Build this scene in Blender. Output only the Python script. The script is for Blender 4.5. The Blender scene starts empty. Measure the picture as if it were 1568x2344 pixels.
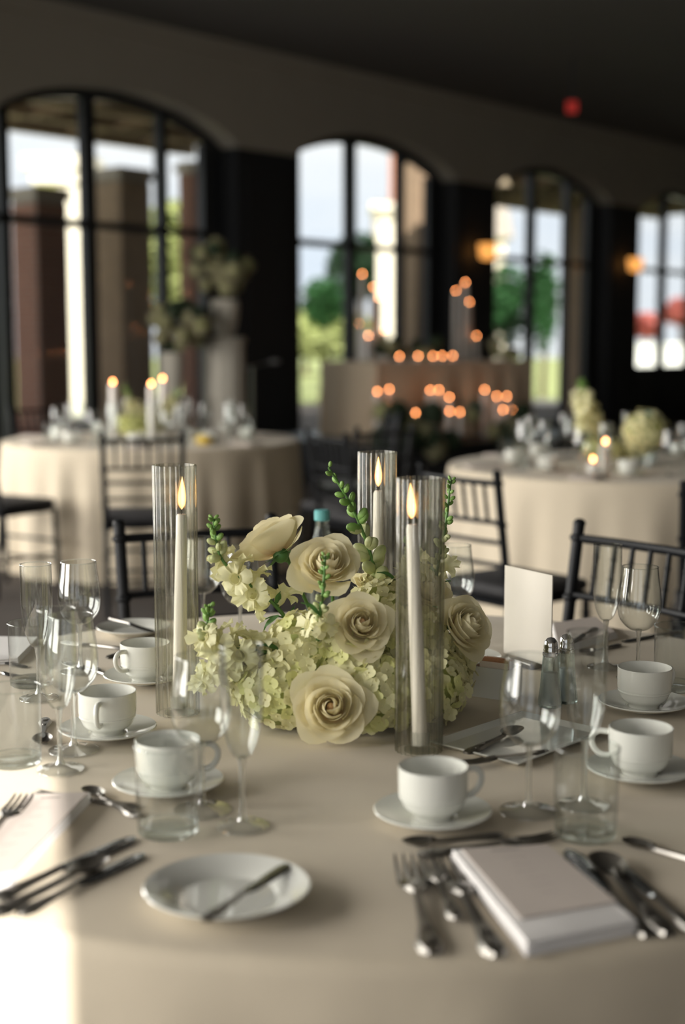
import bpy, math, random
from mathutils import Vector, Matrix
random.seed(7)
PI = math.pi
S = bpy.context.scene
COL = S.collection

# ------------------------------------------------------------------ camera
FPX, PITCH, CAMZ = 3170.0, math.radians(7.05), 1.35
cd = bpy.data.cameras.new('camera'); cam = bpy.data.objects.new('camera', cd); COL.objects.link(cam)
cam.location = (0, 0, CAMZ); cam.rotation_euler = (PI/2 - PITCH, 0, 0)
cd.sensor_fit = 'VERTICAL'; cd.lens = 50.0; cd.sensor_height = 50.0*2344/FPX; cd.sensor_width = 50.0*1568/FPX
cd.clip_start = .05; cd.clip_end = 400
cd.dof.use_dof = True; cd.dof.focus_distance = 2.28; cd.dof.aperture_fstop = 2.1
S.camera = cam
# ------------------------------------------------------------------ render look
S.view_settings.view_transform = 'Standard'; S.view_settings.look = 'None'
S.view_settings.exposure = 0.0; S.view_settings.gamma = 1.0; S.view_settings.use_curve_mapping = False
cy = S.cycles
cy.max_bounces = 6; cy.transparent_max_bounces = 28; cy.transmission_bounces = 6; cy.diffuse_bounces = 3; cy.glossy_bounces = 4
cy.use_adaptive_sampling = True; cy.adaptive_threshold = .1
cy.sample_clamp_indirect = 6.0; cy.caustics_reflective = False; cy.blur_glossy = 0.6
# ------------------------------------------------------------------ sky
W = bpy.data.worlds.new('sky'); S.world = W; W.use_nodes = True
nt = W.node_tree; nt.nodes.clear()
def N(t, kind, **kw):
    n = t.nodes.new(kind)
    for k, v in kw.items(): setattr(n, k, v)
    return n
wo = N(nt, 'ShaderNodeOutputWorld'); bg = N(nt, 'ShaderNodeBackground'); tc = N(nt, 'ShaderNodeTexCoord')
mp = N(nt, 'ShaderNodeMapping'); mp.inputs['Scale'].default_value = (2, 2, 9)
no = N(nt, 'ShaderNodeTexNoise'); no.inputs['Scale'].default_value = 1.3; no.inputs['Detail'].default_value = 5
cr = N(nt, 'ShaderNodeValToRGB')
cr.color_ramp.elements[0].position = .35; cr.color_ramp.elements[0].color = (.74, .82, .92, 1)
cr.color_ramp.elements[1].position = .6; cr.color_ramp.elements[1].color = (.96, .97, .97, 1)
nt.links.new(tc.outputs['Generated'], mp.inputs[0]); nt.links.new(mp.outputs[0], no.inputs['Vector'])
nt.links.new(no.outputs['Fac'], cr.inputs[0]); nt.links.new(cr.outputs[0], bg.inputs[0]); nt.links.new(bg.outputs[0], wo.inputs[0])
bg.inputs[1].default_value = 1.2
# ------------------------------------------------------------------ sun and window daylight
def link(o): COL.objects.link(o); return o
sl = bpy.data.lights.new('sun', 'SUN'); sun = link(bpy.data.objects.new('sun', sl))
sl.energy = 9.5; sl.angle = math.radians(.35); sl.color = (1.0, .95, .88)
SD = Vector((-.22*.866, .975*.866, -.5)).normalized()
sun.rotation_euler = SD.to_track_quat('-Z', 'Y').to_euler(); sun.location = (3, -10, 12)
def daylight(name, loc, direction, w, h, power, col=(1.0, .955, .88)):
    l = bpy.data.lights.new(name, 'AREA'); l.shape = 'RECTANGLE'; l.size = w; l.size_y = h; l.energy = power; l.color = col
    o = link(bpy.data.objects.new(name, l)); o.location = loc
    o.rotation_euler = Vector(direction).to_track_quat('-Z', 'Z').to_euler()
    return o
LWX, RWY, RWX = -4.5, -2.5, 9.0
LEFT_WINS = [(-1.4, 1.3), (2.2, 4.9), (5.8, 8.5)]
REAR_WINS = [(-3.9, -2.0), (-1.2, .655)]
WZ0, WZ1 = .35, 3.55
for (a, b), pw in zip(LEFT_WINS, (300, 240, 260)):
    daylight('window_daylight', (LWX-.35, (a+b)/2, (WZ0+WZ1)/2), (1, 0, -.02), b-a, WZ1-WZ0, pw)

# ------------------------------------------------------------------ pixel <-> place helpers (to measure the room)
_c, _s = math.cos(PITCH), math.sin(PITCH)
def ray(px, py):
    a = (px-784)/FPX; b = (1172-py)/FPX
    return Vector((a, _c+b*_s, -_s+b*_c))
def onz(px, py, z=.75):
    r = ray(px, py); t = (z-CAMZ)/r.z; return Vector((r.x*t, r.y*t, z))
def aty(px, py, Y):
    r = ray(px, py); t = Y/r.y; return Vector((r.x*t, Y, CAMZ+r.z*t))

# ------------------------------------------------------------------ materials
def mat(name):
    m = bpy.data.materials.new(name); m.use_nodes = True; t = m.node_tree; t.nodes.clear()
    return m, t, N(t, 'ShaderNodeOutputMaterial')
def P(name, col, rough=.5, metal=0, spec=.5, var=0, vscale=20, bump=0, bscale=60, trans=0, coat=0, stretch=None, sss=0):
    m, t, o = mat(name); p = N(t, 'ShaderNodeBsdfPrincipled')
    p.inputs['Base Color'].default_value = (*col, 1); p.inputs['Roughness'].default_value = rough
    p.inputs['Metallic'].default_value = metal; p.inputs['Specular IOR Level'].default_value = spec
    p.inputs['Coat Weight'].default_value = coat
    if sss:
        p.inputs['Subsurface Weight'].default_value = sss; p.inputs['Subsurface Radius'].default_value = (.01, .008, .004)
    tcn = N(t, 'ShaderNodeTexCoord'); vec = tcn.outputs['Object']
    if stretch:
        mpn = N(t, 'ShaderNodeMapping'); mpn.inputs['Scale'].default_value = stretch; t.links.new(vec, mpn.inputs[0]); vec = mpn.outputs[0]
    if var:
        n = N(t, 'ShaderNodeTexNoise'); n.inputs['Scale'].default_value = vscale; n.inputs['Detail'].default_value = 4
        t.links.new(vec, n.inputs['Vector'])
        mx = N(t, 'ShaderNodeMix', data_type='RGBA')
        mx.inputs[6].default_value = (*[c*(1-var) for c in col], 1); mx.inputs[7].default_value = (*[min(1, c*(1+var)) for c in col], 1)
        t.links.new(n.outputs['Fac'], mx.inputs[0]); t.links.new(mx.outputs[2], p.inputs['Base Color'])
    if bump:
        n2 = N(t, 'ShaderNodeTexNoise'); n2.inputs['Scale'].default_value = bscale; n2.inputs['Detail'].default_value = 3
        t.links.new(vec, n2.inputs['Vector']); b = N(t, 'ShaderNodeBump'); b.inputs['Strength'].default_value = bump; b.inputs['Distance'].default_value = .01
        t.links.new(n2.outputs['Fac'], b.inputs['Height']); t.links.new(b.outputs[0], p.inputs['Normal'])
    out = p.outputs[0]
    if trans:
        tr = N(t, 'ShaderNodeBsdfTranslucent'); tr.inputs[0].default_value = (*col, 1)
        ms = N(t, 'ShaderNodeMixShader'); ms.inputs[0].default_value = trans
        t.links.new(out, ms.inputs[1]); t.links.new(tr.outputs[0], ms.inputs[2]); out = ms.outputs[0]
    t.links.new(out, o.inputs[0]); return m
def petal_mat(name, c0, c1, r0, r1):
    # colour runs from the heart (c0) of the flower to the petal rim (c1) along the radius from the object's own origin
    m, t, o = mat(name); p = N(t, 'ShaderNodeBsdfPrincipled'); tcn = N(t, 'ShaderNodeTexCoord')
    ln = N(t, 'ShaderNodeVectorMath', operation='LENGTH'); mr = N(t, 'ShaderNodeMapRange')
    mr.inputs[1].default_value = r0; mr.inputs[2].default_value = r1
    t.links.new(tcn.outputs['Object'], ln.inputs[0]); t.links.new(ln.outputs['Value'], mr.inputs[0])
    mx = N(t, 'ShaderNodeMix', data_type='RGBA'); mx.inputs[6].default_value = (*c0, 1); mx.inputs[7].default_value = (*c1, 1)
    t.links.new(mr.outputs[0], mx.inputs[0]); t.links.new(mx.outputs[2], p.inputs['Base Color']); p.inputs['Roughness'].default_value = .55
    p.inputs['Specular IOR Level'].default_value = .25
    tr = N(t, 'ShaderNodeBsdfTranslucent'); t.links.new(mx.outputs[2], tr.inputs[0])
    ms = N(t, 'ShaderNodeMixShader'); ms.inputs[0].default_value = .42
    t.links.new(p.outputs[0], ms.inputs[1]); t.links.new(tr.outputs[0], ms.inputs[2]); t.links.new(ms.outputs[0], o.inputs[0]); return m
def thin_glass(name, tint=(.95, .97, .96), lo=.035, hi=.55, edge=.55, power=3.0):
    m, t, o = mat(name); lw = N(t, 'ShaderNodeLayerWeight'); lw.inputs[0].default_value = .5
    pw = N(t, 'ShaderNodeMath', operation='POWER'); pw.inputs[1].default_value = power; t.links.new(lw.outputs['Facing'], pw.inputs[0])
    mr = N(t, 'ShaderNodeMapRange'); mr.inputs[3].default_value = lo; mr.inputs[4].default_value = hi; t.links.new(pw.outputs[0], mr.inputs[0])
    mx = N(t, 'ShaderNodeMix', data_type='RGBA'); mx.inputs[6].default_value = (*tint, 1); mx.inputs[7].default_value = (*[c*edge for c in tint], 1)
    t.links.new(pw.outputs[0], mx.inputs[0])
    tr = N(t, 'ShaderNodeBsdfTransparent'); t.links.new(mx.outputs[2], tr.inputs[0])
    gl = N(t, 'ShaderNodeBsdfGlossy'); gl.inputs['Roughness'].default_value = .03; gl.inputs[0].default_value = (1, 1, 1, 1)
    ms = N(t, 'ShaderNodeMixShader'); t.links.new(mr.outputs[0], ms.inputs[0]); t.links.new(tr.outputs[0], ms.inputs[1]); t.links.new(gl.outputs[0], ms.inputs[2])
    t.links.new(ms.outputs[0], o.inputs[0]); return m
def solid_glass(name, col=(.97, .99, .98), clear=.35, ior=1.45):
    m, t, o = mat(name); g = N(t, 'ShaderNodeBsdfGlass'); g.inputs[0].default_value = (*col, 1); g.inputs['Roughness'].default_value = 0.02; g.inputs['IOR'].default_value = ior
    tr = N(t, 'ShaderNodeBsdfTransparent'); tr.inputs[0].default_value = (*col, 1)
    ms = N(t, 'ShaderNodeMixShader'); ms.inputs[0].default_value = clear
    t.links.new(g.outputs[0], ms.inputs[1]); t.links.new(tr.outputs[0], ms.inputs[2]); t.links.new(ms.outputs[0], o.inputs[0]); return m
def fluted(name):
    m, t, o = mat(name); lw = N(t, 'ShaderNodeLayerWeight'); lw.inputs[0].default_value = .5
    pw = N(t, 'ShaderNodeMath', operation='POWER'); pw.inputs[1].default_value = 1.15; t.links.new(lw.outputs['Facing'], pw.inputs[0])
    mr = N(t, 'ShaderNodeMapRange'); mr.inputs[3].default_value = .012; mr.inputs[4].default_value = .20; t.links.new(pw.outputs[0], mr.inputs[0])
    mx = N(t, 'ShaderNodeMix', data_type='RGBA'); mx.inputs[6].default_value = (.985, .985, .955, 1); mx.inputs[7].default_value = (.50, .50, .44, 1); t.links.new(pw.outputs[0], mx.inputs[0])
    tr = N(t, 'ShaderNodeBsdfTransparent'); t.links.new(mx.outputs[2], tr.inputs[0])
    gl = N(t, 'ShaderNodeBsdfGlossy'); gl.inputs['Roughness'].default_value = .04; gl.inputs[0].default_value = (1, 1, 1, 1)
    a = N(t, 'ShaderNodeMixShader'); t.links.new(mr.outputs[0], a.inputs[0]); t.links.new(tr.outputs[0], a.inputs[1]); t.links.new(gl.outputs[0], a.inputs[2])
    g = N(t, 'ShaderNodeBsdfGlass'); g.inputs['IOR'].default_value = 1.4; g.inputs['Roughness'].default_value = .02
    b = N(t, 'ShaderNodeMixShader'); b.inputs[0].default_value = .10; t.links.new(a.outputs[0], b.inputs[1]); t.links.new(g.outputs[0], b.inputs[2])
    t.links.new(b.outputs[0], o.inputs[0]); return m
def flame_mat(name, edge, core, k_edge, k_core):
    # a real flame glows yellow-white where one looks through its full depth and orange at its thin rim
    m, t, o = mat(name); lw = N(t, 'ShaderNodeLayerWeight'); lw.inputs[0].default_value = .62
    mx = N(t, 'ShaderNodeMix', data_type='RGBA'); mx.inputs[6].default_value = (*[c*k_core for c in core], 1); mx.inputs[7].default_value = (*[c*k_edge for c in edge], 1)
    t.links.new(lw.outputs['Facing'], mx.inputs[0]); em = N(t, 'ShaderNodeEmission'); t.links.new(mx.outputs[2], em.inputs[0]); t.links.new(em.outputs[0], o.inputs[0]); return m
def emit(name, col, k):
    m, t, o = mat(name); em = N(t, 'ShaderNodeEmission'); em.inputs[0].default_value = (*col, 1); em.inputs[1].default_value = k
    t.links.new(em.outputs[0], o.inputs[0]); return m
def cloth_mat(name, col):
    m, t, o = mat(name); p = N(t, 'ShaderNodeBsdfPrincipled'); p.inputs['Roughness'].default_value = .75; p.inputs['Specular IOR Level'].default_value = .2
    p.inputs['Sheen Weight'].default_value = .15
    tcn = N(t, 'ShaderNodeTexCoord'); n = N(t, 'ShaderNodeTexNoise'); n.inputs['Scale'].default_value = 5; n.inputs['Detail'].default_value = 3
    t.links.new(tcn.outputs['Object'], n.inputs['Vector'])
    mx = N(t, 'ShaderNodeMix', data_type='RGBA'); mx.inputs[6].default_value = (*[c*.95 for c in col], 1); mx.inputs[7].default_value = (*[min(1, c*1.05) for c in col], 1)
    t.links.new(n.outputs['Fac'], mx.inputs[0]); t.links.new(mx.outputs[2], p.inputs['Base Color'])
    w = N(t, 'ShaderNodeTexNoise'); w.inputs['Scale'].default_value = 420; t.links.new(tcn.outputs['Object'], w.inputs['Vector'])
    n3 = N(t, 'ShaderNodeTexNoise'); n3.inputs['Scale'].default_value = 9; t.links.new(tcn.outputs['Object'], n3.inputs['Vector'])
    ad = N(t, 'ShaderNodeMath', operation='MULTIPLY_ADD'); ad.inputs[1].default_value = .06; t.links.new(w.outputs['Fac'], ad.inputs[0]); t.links.new(n3.outputs['Fac'], ad.inputs[2])
    b = N(t, 'ShaderNodeBump'); b.inputs['Strength'].default_value = .25; b.inputs['Distance'].default_value = .008
    t.links.new(ad.outputs[0], b.inputs['Height']); t.links.new(b.outputs[0], p.inputs['Normal']); t.links.new(p.outputs[0], o.inputs[0]); return m

M = dict(
    cloth=cloth_mat('ivory_linen', (.68, .59, .455)), napkin=cloth_mat('white_napkin', (.90, .87, .85)),
    china=P('white_china', (.79, .79, .73), .12, coat=.4), silver=P('silver', (.25, .235, .215), .30, 1, var=.15, vscale=60),
    blade=P('steel_blade', (.22, .225, .23), .24, 1), paper=P('card_paper', (.78, .73, .65), .7, var=.03), menu=P('menu_paper', (.60, .53, .48), .7, var=.03),
    ink=P('grey_ink', (.22, .20, .19), .8), wax=P('ivory_wax', (.93, .87, .82), .4), wick=P('wick', (.03, .025, .02), .9),
    thin=thin_glass('stemware_glass', lo=.085, hi=.8, edge=.45, power=2.6), solid=solid_glass('clear_glass', (.985, .995, .99), .45), tumbler=thin_glass('tumbler_glass', (.955, .975, .965), .055, .65, .5),
    base=solid_glass('tumbler_base_glass', (.97, .99, .98), .45), flute=fluted('fluted_glass'),
    pane=thin_glass('window_pane', (.97, .98, .98), .03, .5, .8, 4.0), water=solid_glass('bottle_glass', (.86, .93, .93), .4),
    flame=flame_mat('candle_flame', (1, .24, .035), (1, .60, .22), 2.2, 5.0), glow=emit('distant_flame', (1, .34, .11), 30.0),
    sconce=emit('sconce_light', (1, .42, .10), 1.25), exit=emit('exit_sign_light', (.62, .05, .04), .42),
    stem=P('green_stem', (.10, .22, .05), .5, var=.25), leaf=P('leaf_green', (.09, .22, .06), .5, var=.3, trans=.2), bud=P('green_bud', (.24, .42, .10), .5, var=.25, vscale=90, trans=.2),
    palebud=P('pale_bud', (.62, .66, .34), .5, var=.15, vscale=90, trans=.25), snap=P('snapdragon_cream', (.90, .87, .56), .6, var=.10, vscale=70, trans=.3),
    hyd=P('hydrangea_cream', (.90, .86, .52), .6, var=.12, vscale=25, trans=.3), hydg=P('hydrangea_green', (.82, .82, .38), .6, var=.12, vscale=25, trans=.3),
    hydcore=P('hydrangea_core', (.42, .46, .17), .8, var=.25), rose=petal_mat('rose_cream', (.97, .72, .44), (.96, .89, .64), .008, .030),
    rosebud=P('rose_heart', (.92, .62, .38), .6, trans=.2),
    dark=P('black_chair', (.006, .007, .009), .42, spec=.25, var=.2), cushion=P('dark_cushion', (.035, .034, .036), .8, var=.2), palecush=P('pale_cushion', (.35, .38, .38), .8),
    wall=P('taupe_plaster', (.35, .32, .265), .9, var=.06, vscale=2), ceil=P('dark_ceiling', (.12, .115, .105), .95, var=.06, vscale=1), pier=P('black_panel', (.012, .013, .015), .6, var=.15),
    frame=P('black_window_frame', (.016, .018, .021), .35), carpet=P('brown_carpet', (.055, .045, .038), 1, var=.5, vscale=6, bump=.4, bscale=200),
    brick=P('red_brick', (.27, .125, .085), .9, var=.3, vscale=8), tan=P('tan_brick', (.34, .235, .15), .9, var=.3, vscale=6), mortar=P('mortar', (.33, .29, .25), .95, var=.1),
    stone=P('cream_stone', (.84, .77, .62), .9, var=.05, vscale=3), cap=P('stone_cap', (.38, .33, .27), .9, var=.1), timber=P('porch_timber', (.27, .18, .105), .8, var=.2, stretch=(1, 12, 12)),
    beam=P('pale_beam', (.55, .44, .30), .8, var=.1), grass=P('lawn', (.36, .40, .15), 1, var=.35, vscale=.6), path=P('pale_paving', (.55, .50, .44), .9, var=.15, vscale=1.5),
    bush=P('bush_leaf', (.03, .12, .03), .7, var=.5, vscale=3, trans=.2), tree=P('tree_leaf', (.018, .055, .02), .7, var=.5, vscale=2, trans=.2), bark=P('bark', (.08, .05, .03), .9, var=.3),
    pink=P('pink_blossom', (.55, .16, .13), .7, var=.3, vscale=4), teal=P('teal_cap', (.12, .40, .40), .45, var=.1), packet=P('sugar_packet', (.42, .20, .09), .7, var=.4, vscale=60),
    packet2=P('white_packet', (.72, .62, .52), .7, var=.1), plinth=P('white_plinth', (.62, .58, .50), .7, var=.05), chrome=P('chrome', (.65, .65, .66), .12, 1), steel=P('stand_metal', (.45, .45, .46), .3, 1),
    babys=P('small_white_flower', (.46, .42, .27), .7, var=.35, vscale=5, trans=.2), darkleaf=P('dark_foliage', (.035, .06, .028), .7, var=.5, vscale=4), yellow=P('yellow_fruit', (.72, .52, .12), .5),
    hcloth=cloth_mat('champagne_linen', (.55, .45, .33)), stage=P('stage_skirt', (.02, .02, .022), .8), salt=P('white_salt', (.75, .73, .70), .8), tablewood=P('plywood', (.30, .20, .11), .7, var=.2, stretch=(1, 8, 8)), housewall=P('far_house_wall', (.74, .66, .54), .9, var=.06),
    road=P('grey_drive', (.38, .37, .36), .9, var=.1), gutter=P('far_red_brick', (.42, .19, .13), .9, var=.2), white=P('white_paint', (.85, .85, .84), .6), navy=P('black_void', (.02, .02, .022), .8))

# ------------------------------------------------------------------ mesh helpers
class MB:
    def __init__(s): s.v = []; s.f = []
    def add(s, vs, fs):
        o = len(s.v); s.v += [tuple(v) for v in vs]; s.f += [tuple(i+o for i in f) for f in fs]; return s
    def box(s, a, b, R=None):
        x0, y0, z0 = a; x1, y1, z1 = b
        vs = [Vector(p) for p in ((x0,y0,z0),(x1,y0,z0),(x1,y1,z0),(x0,y1,z0),(x0,y0,z1),(x1,y0,z1),(x1,y1,z1),(x0,y1,z1))]
        if R: vs = [R @ v for v in vs]
        return s.add(vs, [(0,3,2,1),(4,5,6,7),(0,1,5,4),(1,2,6,5),(2,3,7,6),(3,0,4,7)])
    def rbox(s, a, b, r, R=None):       # box with chamfered edges: three nested slabs
        x0, y0, z0 = a; x1, y1, z1 = b; n = 12
        rings = []
        def ring(ins, z):
            pts = []
            for cx, cy_, a0 in ((x1-r, y1-r, 0), (x0+r, y1-r, PI/2), (x0+r, y0+r, PI), (x1-r, y0+r, 1.5*PI)):
                for k in range(4):
                    an = a0+k*PI/6; pts.append(Vector((cx+(r-ins)*math.cos(an), cy_+(r-ins)*math.sin(an), z)))
            return pts
        rz = min(r, (z1-z0)/2)
        rings = [ring(r*.8, z0), ring(r*.3, z0+rz*.3), ring(0, z0+rz), ring(0, z1-rz), ring(r*.3, z1-rz*.3), ring(r*.8, z1)]
        vs = [p for q in rings for p in q]; m = 16; fs = []
        for i in range(5):
            for j in range(m): fs.append((i*m+j, i*m+(j+1) % m, (i+1)*m+(j+1) % m, (i+1)*m+j))
        fs.append(tuple(range(m-1, -1, -1))); fs.append(tuple(range(5*m, 6*m)))
        if R: vs = [R @ v for v in vs]
        return s.add(vs, fs)
    def lathe(s, prof, n=32, T=None, closed=False):
        vs = []; fs = []; k = len(prof)
        for r, z in prof:
            for j in range(n):
                a = 2*PI*j/n; vs.append(Vector((r*math.cos(a), r*math.sin(a), z)))
        for i in range(k if closed else k-1):
            i2 = (i+1) % k
            for j in range(n): fs.append((i*n+j, i*n+(j+1) % n, i2*n+(j+1) % n, i2*n+j))
        if T: vs = [T @ v for v in vs]
        return s.add(vs, fs)
    def tube(s, pts, rad, n=8, caps=True):
        pts = [Vector(p) for p in pts]; k = len(pts); rad = rad if isinstance(rad, (list, tuple)) else [rad]*k
        vs = []; fs = []; up = None
        for i in range(k):
            d = (pts[min(i+1, k-1)]-pts[max(i-1, 0)]).normalized()
            if up is None: up = Vector((0, 0, 1)) if abs(d.z) < .9 else Vector((1, 0, 0))
            x = d.cross(up).normalized(); up = x.cross(d).normalized()
            for j in range(n):
                a = 2*PI*j/n; vs.append(pts[i]+(x*math.cos(a)+up*math.sin(a))*rad[i])
        for i in range(k-1):
            for j in range(n): fs.append((i*n+j, i*n+(j+1) % n, (i+1)*n+(j+1) % n, (i+1)*n+j))
        if caps: fs += [tuple(range(n-1, -1, -1)), tuple(range((k-1)*n, k*n))]
        return s.add(vs, fs)
    def ell(s, c, r, n=10, m=7, R=None):
        c = Vector(c); r = r if isinstance(r, (tuple, list)) else (r, r, r); vs = []; fs = []
        for i in range(1, m):
            th = PI*i/m
            for j in range(n):
                a = 2*PI*j/n; v = Vector((r[0]*math.sin(th)*math.cos(a), r[1]*math.sin(th)*math.sin(a), -r[2]*math.cos(th)))
                vs.append((R @ v if R else v)+c)
        for i in range(m-2):
            for j in range(n): fs.append((i*n+j, i*n+(j+1) % n, (i+1)*n+(j+1) % n, (i+1)*n+j))
        b = Vector((0, 0, -r[2])); t = Vector((0, 0, r[2]))
        if R: b, t = R @ b, R @ t
        vs += [b+c, t+c]; q = len(vs)
        for j in range(n):
            fs.append((q-2, (j+1) % n, j)); fs.append((q-1, (m-2)*n+j, (m-2)*n+(j+1) % n))
        return s.add(vs, fs)
    def grid(s, fn, nu, nv, wrap=False):
        vs = [fn(i/nu, j/nv) for j in range(nv+1) for i in range(nu+1)]
        fs = [(j*(nu+1)+i, j*(nu+1)+i+1, (j+1)*(nu+1)+i+1, (j+1)*(nu+1)+i) for j in range(nv) for i in range(nu)]
        return s.add(vs, fs)
    def strip(s, st):                   # flat solid along x: stations (x, halfwidth, z, thickness)
        vs = []; fs = []
        for x, w, z, t in st: vs += [(x, -w, z), (x, w, z), (x, w*.7, z+t), (x, -w*.7, z+t)]
        k = len(st)
        for i in range(k-1):
            for j in range(4): fs.append((i*4+j, i*4+(j+1) % 4, (i+1)*4+(j+1) % 4, (i+1)*4+j))
        fs += [(3, 2, 1, 0), tuple(range((k-1)*4, k*4))]
        return s.add(vs, fs)
    def mesh(s, name, m, smooth=True):
        me = bpy.data.meshes.new(name); me.from_pydata(s.v, [], s.f); me.materials.append(M[m] if isinstance(m, str) else m)
        if smooth:
            me.polygons.foreach_set('use_smooth', [True]*len(me.polygons))
            try: me.set_sharp_from_angle(angle=math.radians(40))
            except Exception: pass
        me.update(); return me
KIDS = {}; PROTO = set()
def obj(name, me, parent=None, loc=None, proto=False, R=None):
    o = bpy.data.objects.new(name, me)
    if proto: PROTO.add(o)
    else: COL.objects.link(o)
    if R is not None: o.matrix_local = R
    elif loc is not None: o.location = loc
    if parent is not None:
        o.parent = parent; KIDS.setdefault(parent.name, []).append(o)
        if R is not None: o.matrix_local = R
    return o
def tag(o, label=None, cat=None, group=None, kind=None):
    for k, v in (('label', label), ('category', cat), ('group', group), ('kind', kind)):
        if v: o[k] = v
    return o
def thing(name, label, cat, loc=(0, 0, 0), rz=0, group=None, proto=False):
    o = bpy.data.objects.new(name, None); o.empty_display_size = .05
    if proto: PROTO.add(o)
    else: COL.objects.link(o)
    o.location = loc; o.rotation_euler = (0, 0, rz); return tag(o, label, cat, group)
def clone(root, label=None, cat=None, loc=None, rz=0, group=None, scale=1, R=None, parent=None):
    def cp(o, par):
        c = o.copy(); COL.objects.link(c); c.parent = par
        if par is not None: KIDS.setdefault(par.name, []).append(c)
        for k in KIDS.get(o.name, []): cp(k, c)
        return c
    r = cp(root, parent)
    if R is not None: r.matrix_local = R
    elif loc is not None:
        r.location = loc; r.rotation_euler = (0, 0, rz); r.scale = (scale,)*3
    return tag(r, label, cat, group)
def struct(name, mb, m, smooth=False, kind='structure', parent=None):
    o = obj(name, mb.mesh(name, m, smooth), parent)
    if parent is None: o['kind'] = kind
    return o

# ================================================================== the room
struct('floor', MB().box((LWX-.3, RWY-.3, -.1), (RWX+.3, 30, 0)), 'carpet')
WA = Vector((-3.23, 13.4, 0)); WD = Vector((math.sin(math.radians(40)), math.cos(math.radians(40)), 0)); WN = Vector((WD.y, -WD.x, 0))  # WN points into the room
WR = Matrix(((WD.x, -WN.x, 0, WA.x), (WD.y, -WN.y, 0, WA.y), (0, 0, 1, 0), (0, 0, 0, 1)))   # wall frame: x along the wall, y outward, z up
CH = 4.5
S0, SW, SP = -.27, 3.18, 4.12
wins = [(S0+SP*k, S0+SP*k+SW) for k in range(-1, 4)]
def arch(s):
    for a, b in wins:
        if a < s < b:
            c = (a+b)/2; return 3.44+.40*(1-((s-c)/(SW/2))**2)**.75
    return 3.44
# ceiling outline follows the room
mb = MB(); p1 = WR @ Vector((-6.2, 0, 0)); 
mb.box((LWX-.4, RWY-.4, CH), (RWX+.4, 31, CH+.15))
# the ceiling stops at the window wall: cut as polygon
mb = MB(); E0 = WR @ Vector((-1.9, .05, 0)); E1 = WR @ Vector((19.2, .05, 0))
poly = [(LWX-.3, RWY-.3), (RWX+.3, RWY-.3), (RWX+.3, E1.y), (E0.x, E0.y), (LWX-.3, E0.y-.1)]
mb.add([(x, y, CH) for x, y in poly]+[(x, y, CH+.15) for x, y in poly], [(0, 1, 2, 3, 4), (9, 8, 7, 6, 5)]+[(i, (i+1) % 5, (i+1) % 5+5, i+5) for i in range(5)])
struct('ceiling', mb, 'ceil')
ss = sorted(set([-1.9, 19.2]+[a for w in wins for a in w]+[a+1e-4 for w in wins for a in w]+[a+(b-a)*k/28 for a, b in wins for k in range(1, 28)]))
mb = MB(); vs = []
for s_ in ss:
    z = arch(s_); vs += [WR @ Vector((s_, -.30, z)), WR @ Vector((s_, -.30, CH)), WR @ Vector((s_, .06, z)), WR @ Vector((s_, .06, CH))]
fs = []
for i in range(len(ss)-1):
    a, b = i*4, i*4+4
    fs += [(a, b, b+1, a+1), (a+2, a+3, b+3, b+2), (a, a+2, b+2, b)]
mb.add(vs, fs); wf = struct('wall_far', mb, 'wall')
# piers between the windows
pmb = [(-1.9, wins[1][0])]+[(wins[k][1], wins[k+1][0]) for k in range(1, 4)]+[(wins[4][1], 19.2)]
for k, (a, b) in enumerate(pmb):
    mb = MB().box((a+.001, -.27, 0), (b-.001, .05, 3.438), WR); mb.box((a+.12, -.30, .12), (b-.12, -.27, 3.3), WR)
    struct('trim_%d' % (k+1), mb, 'pier')
struct('trim_6', MB().box((-1.9, -.37, CH-.14), (19.2, -.30, CH), WR).box((-1.9, -.42, CH-.05), (19.2, -.30, CH), WR), 'wall')
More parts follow.
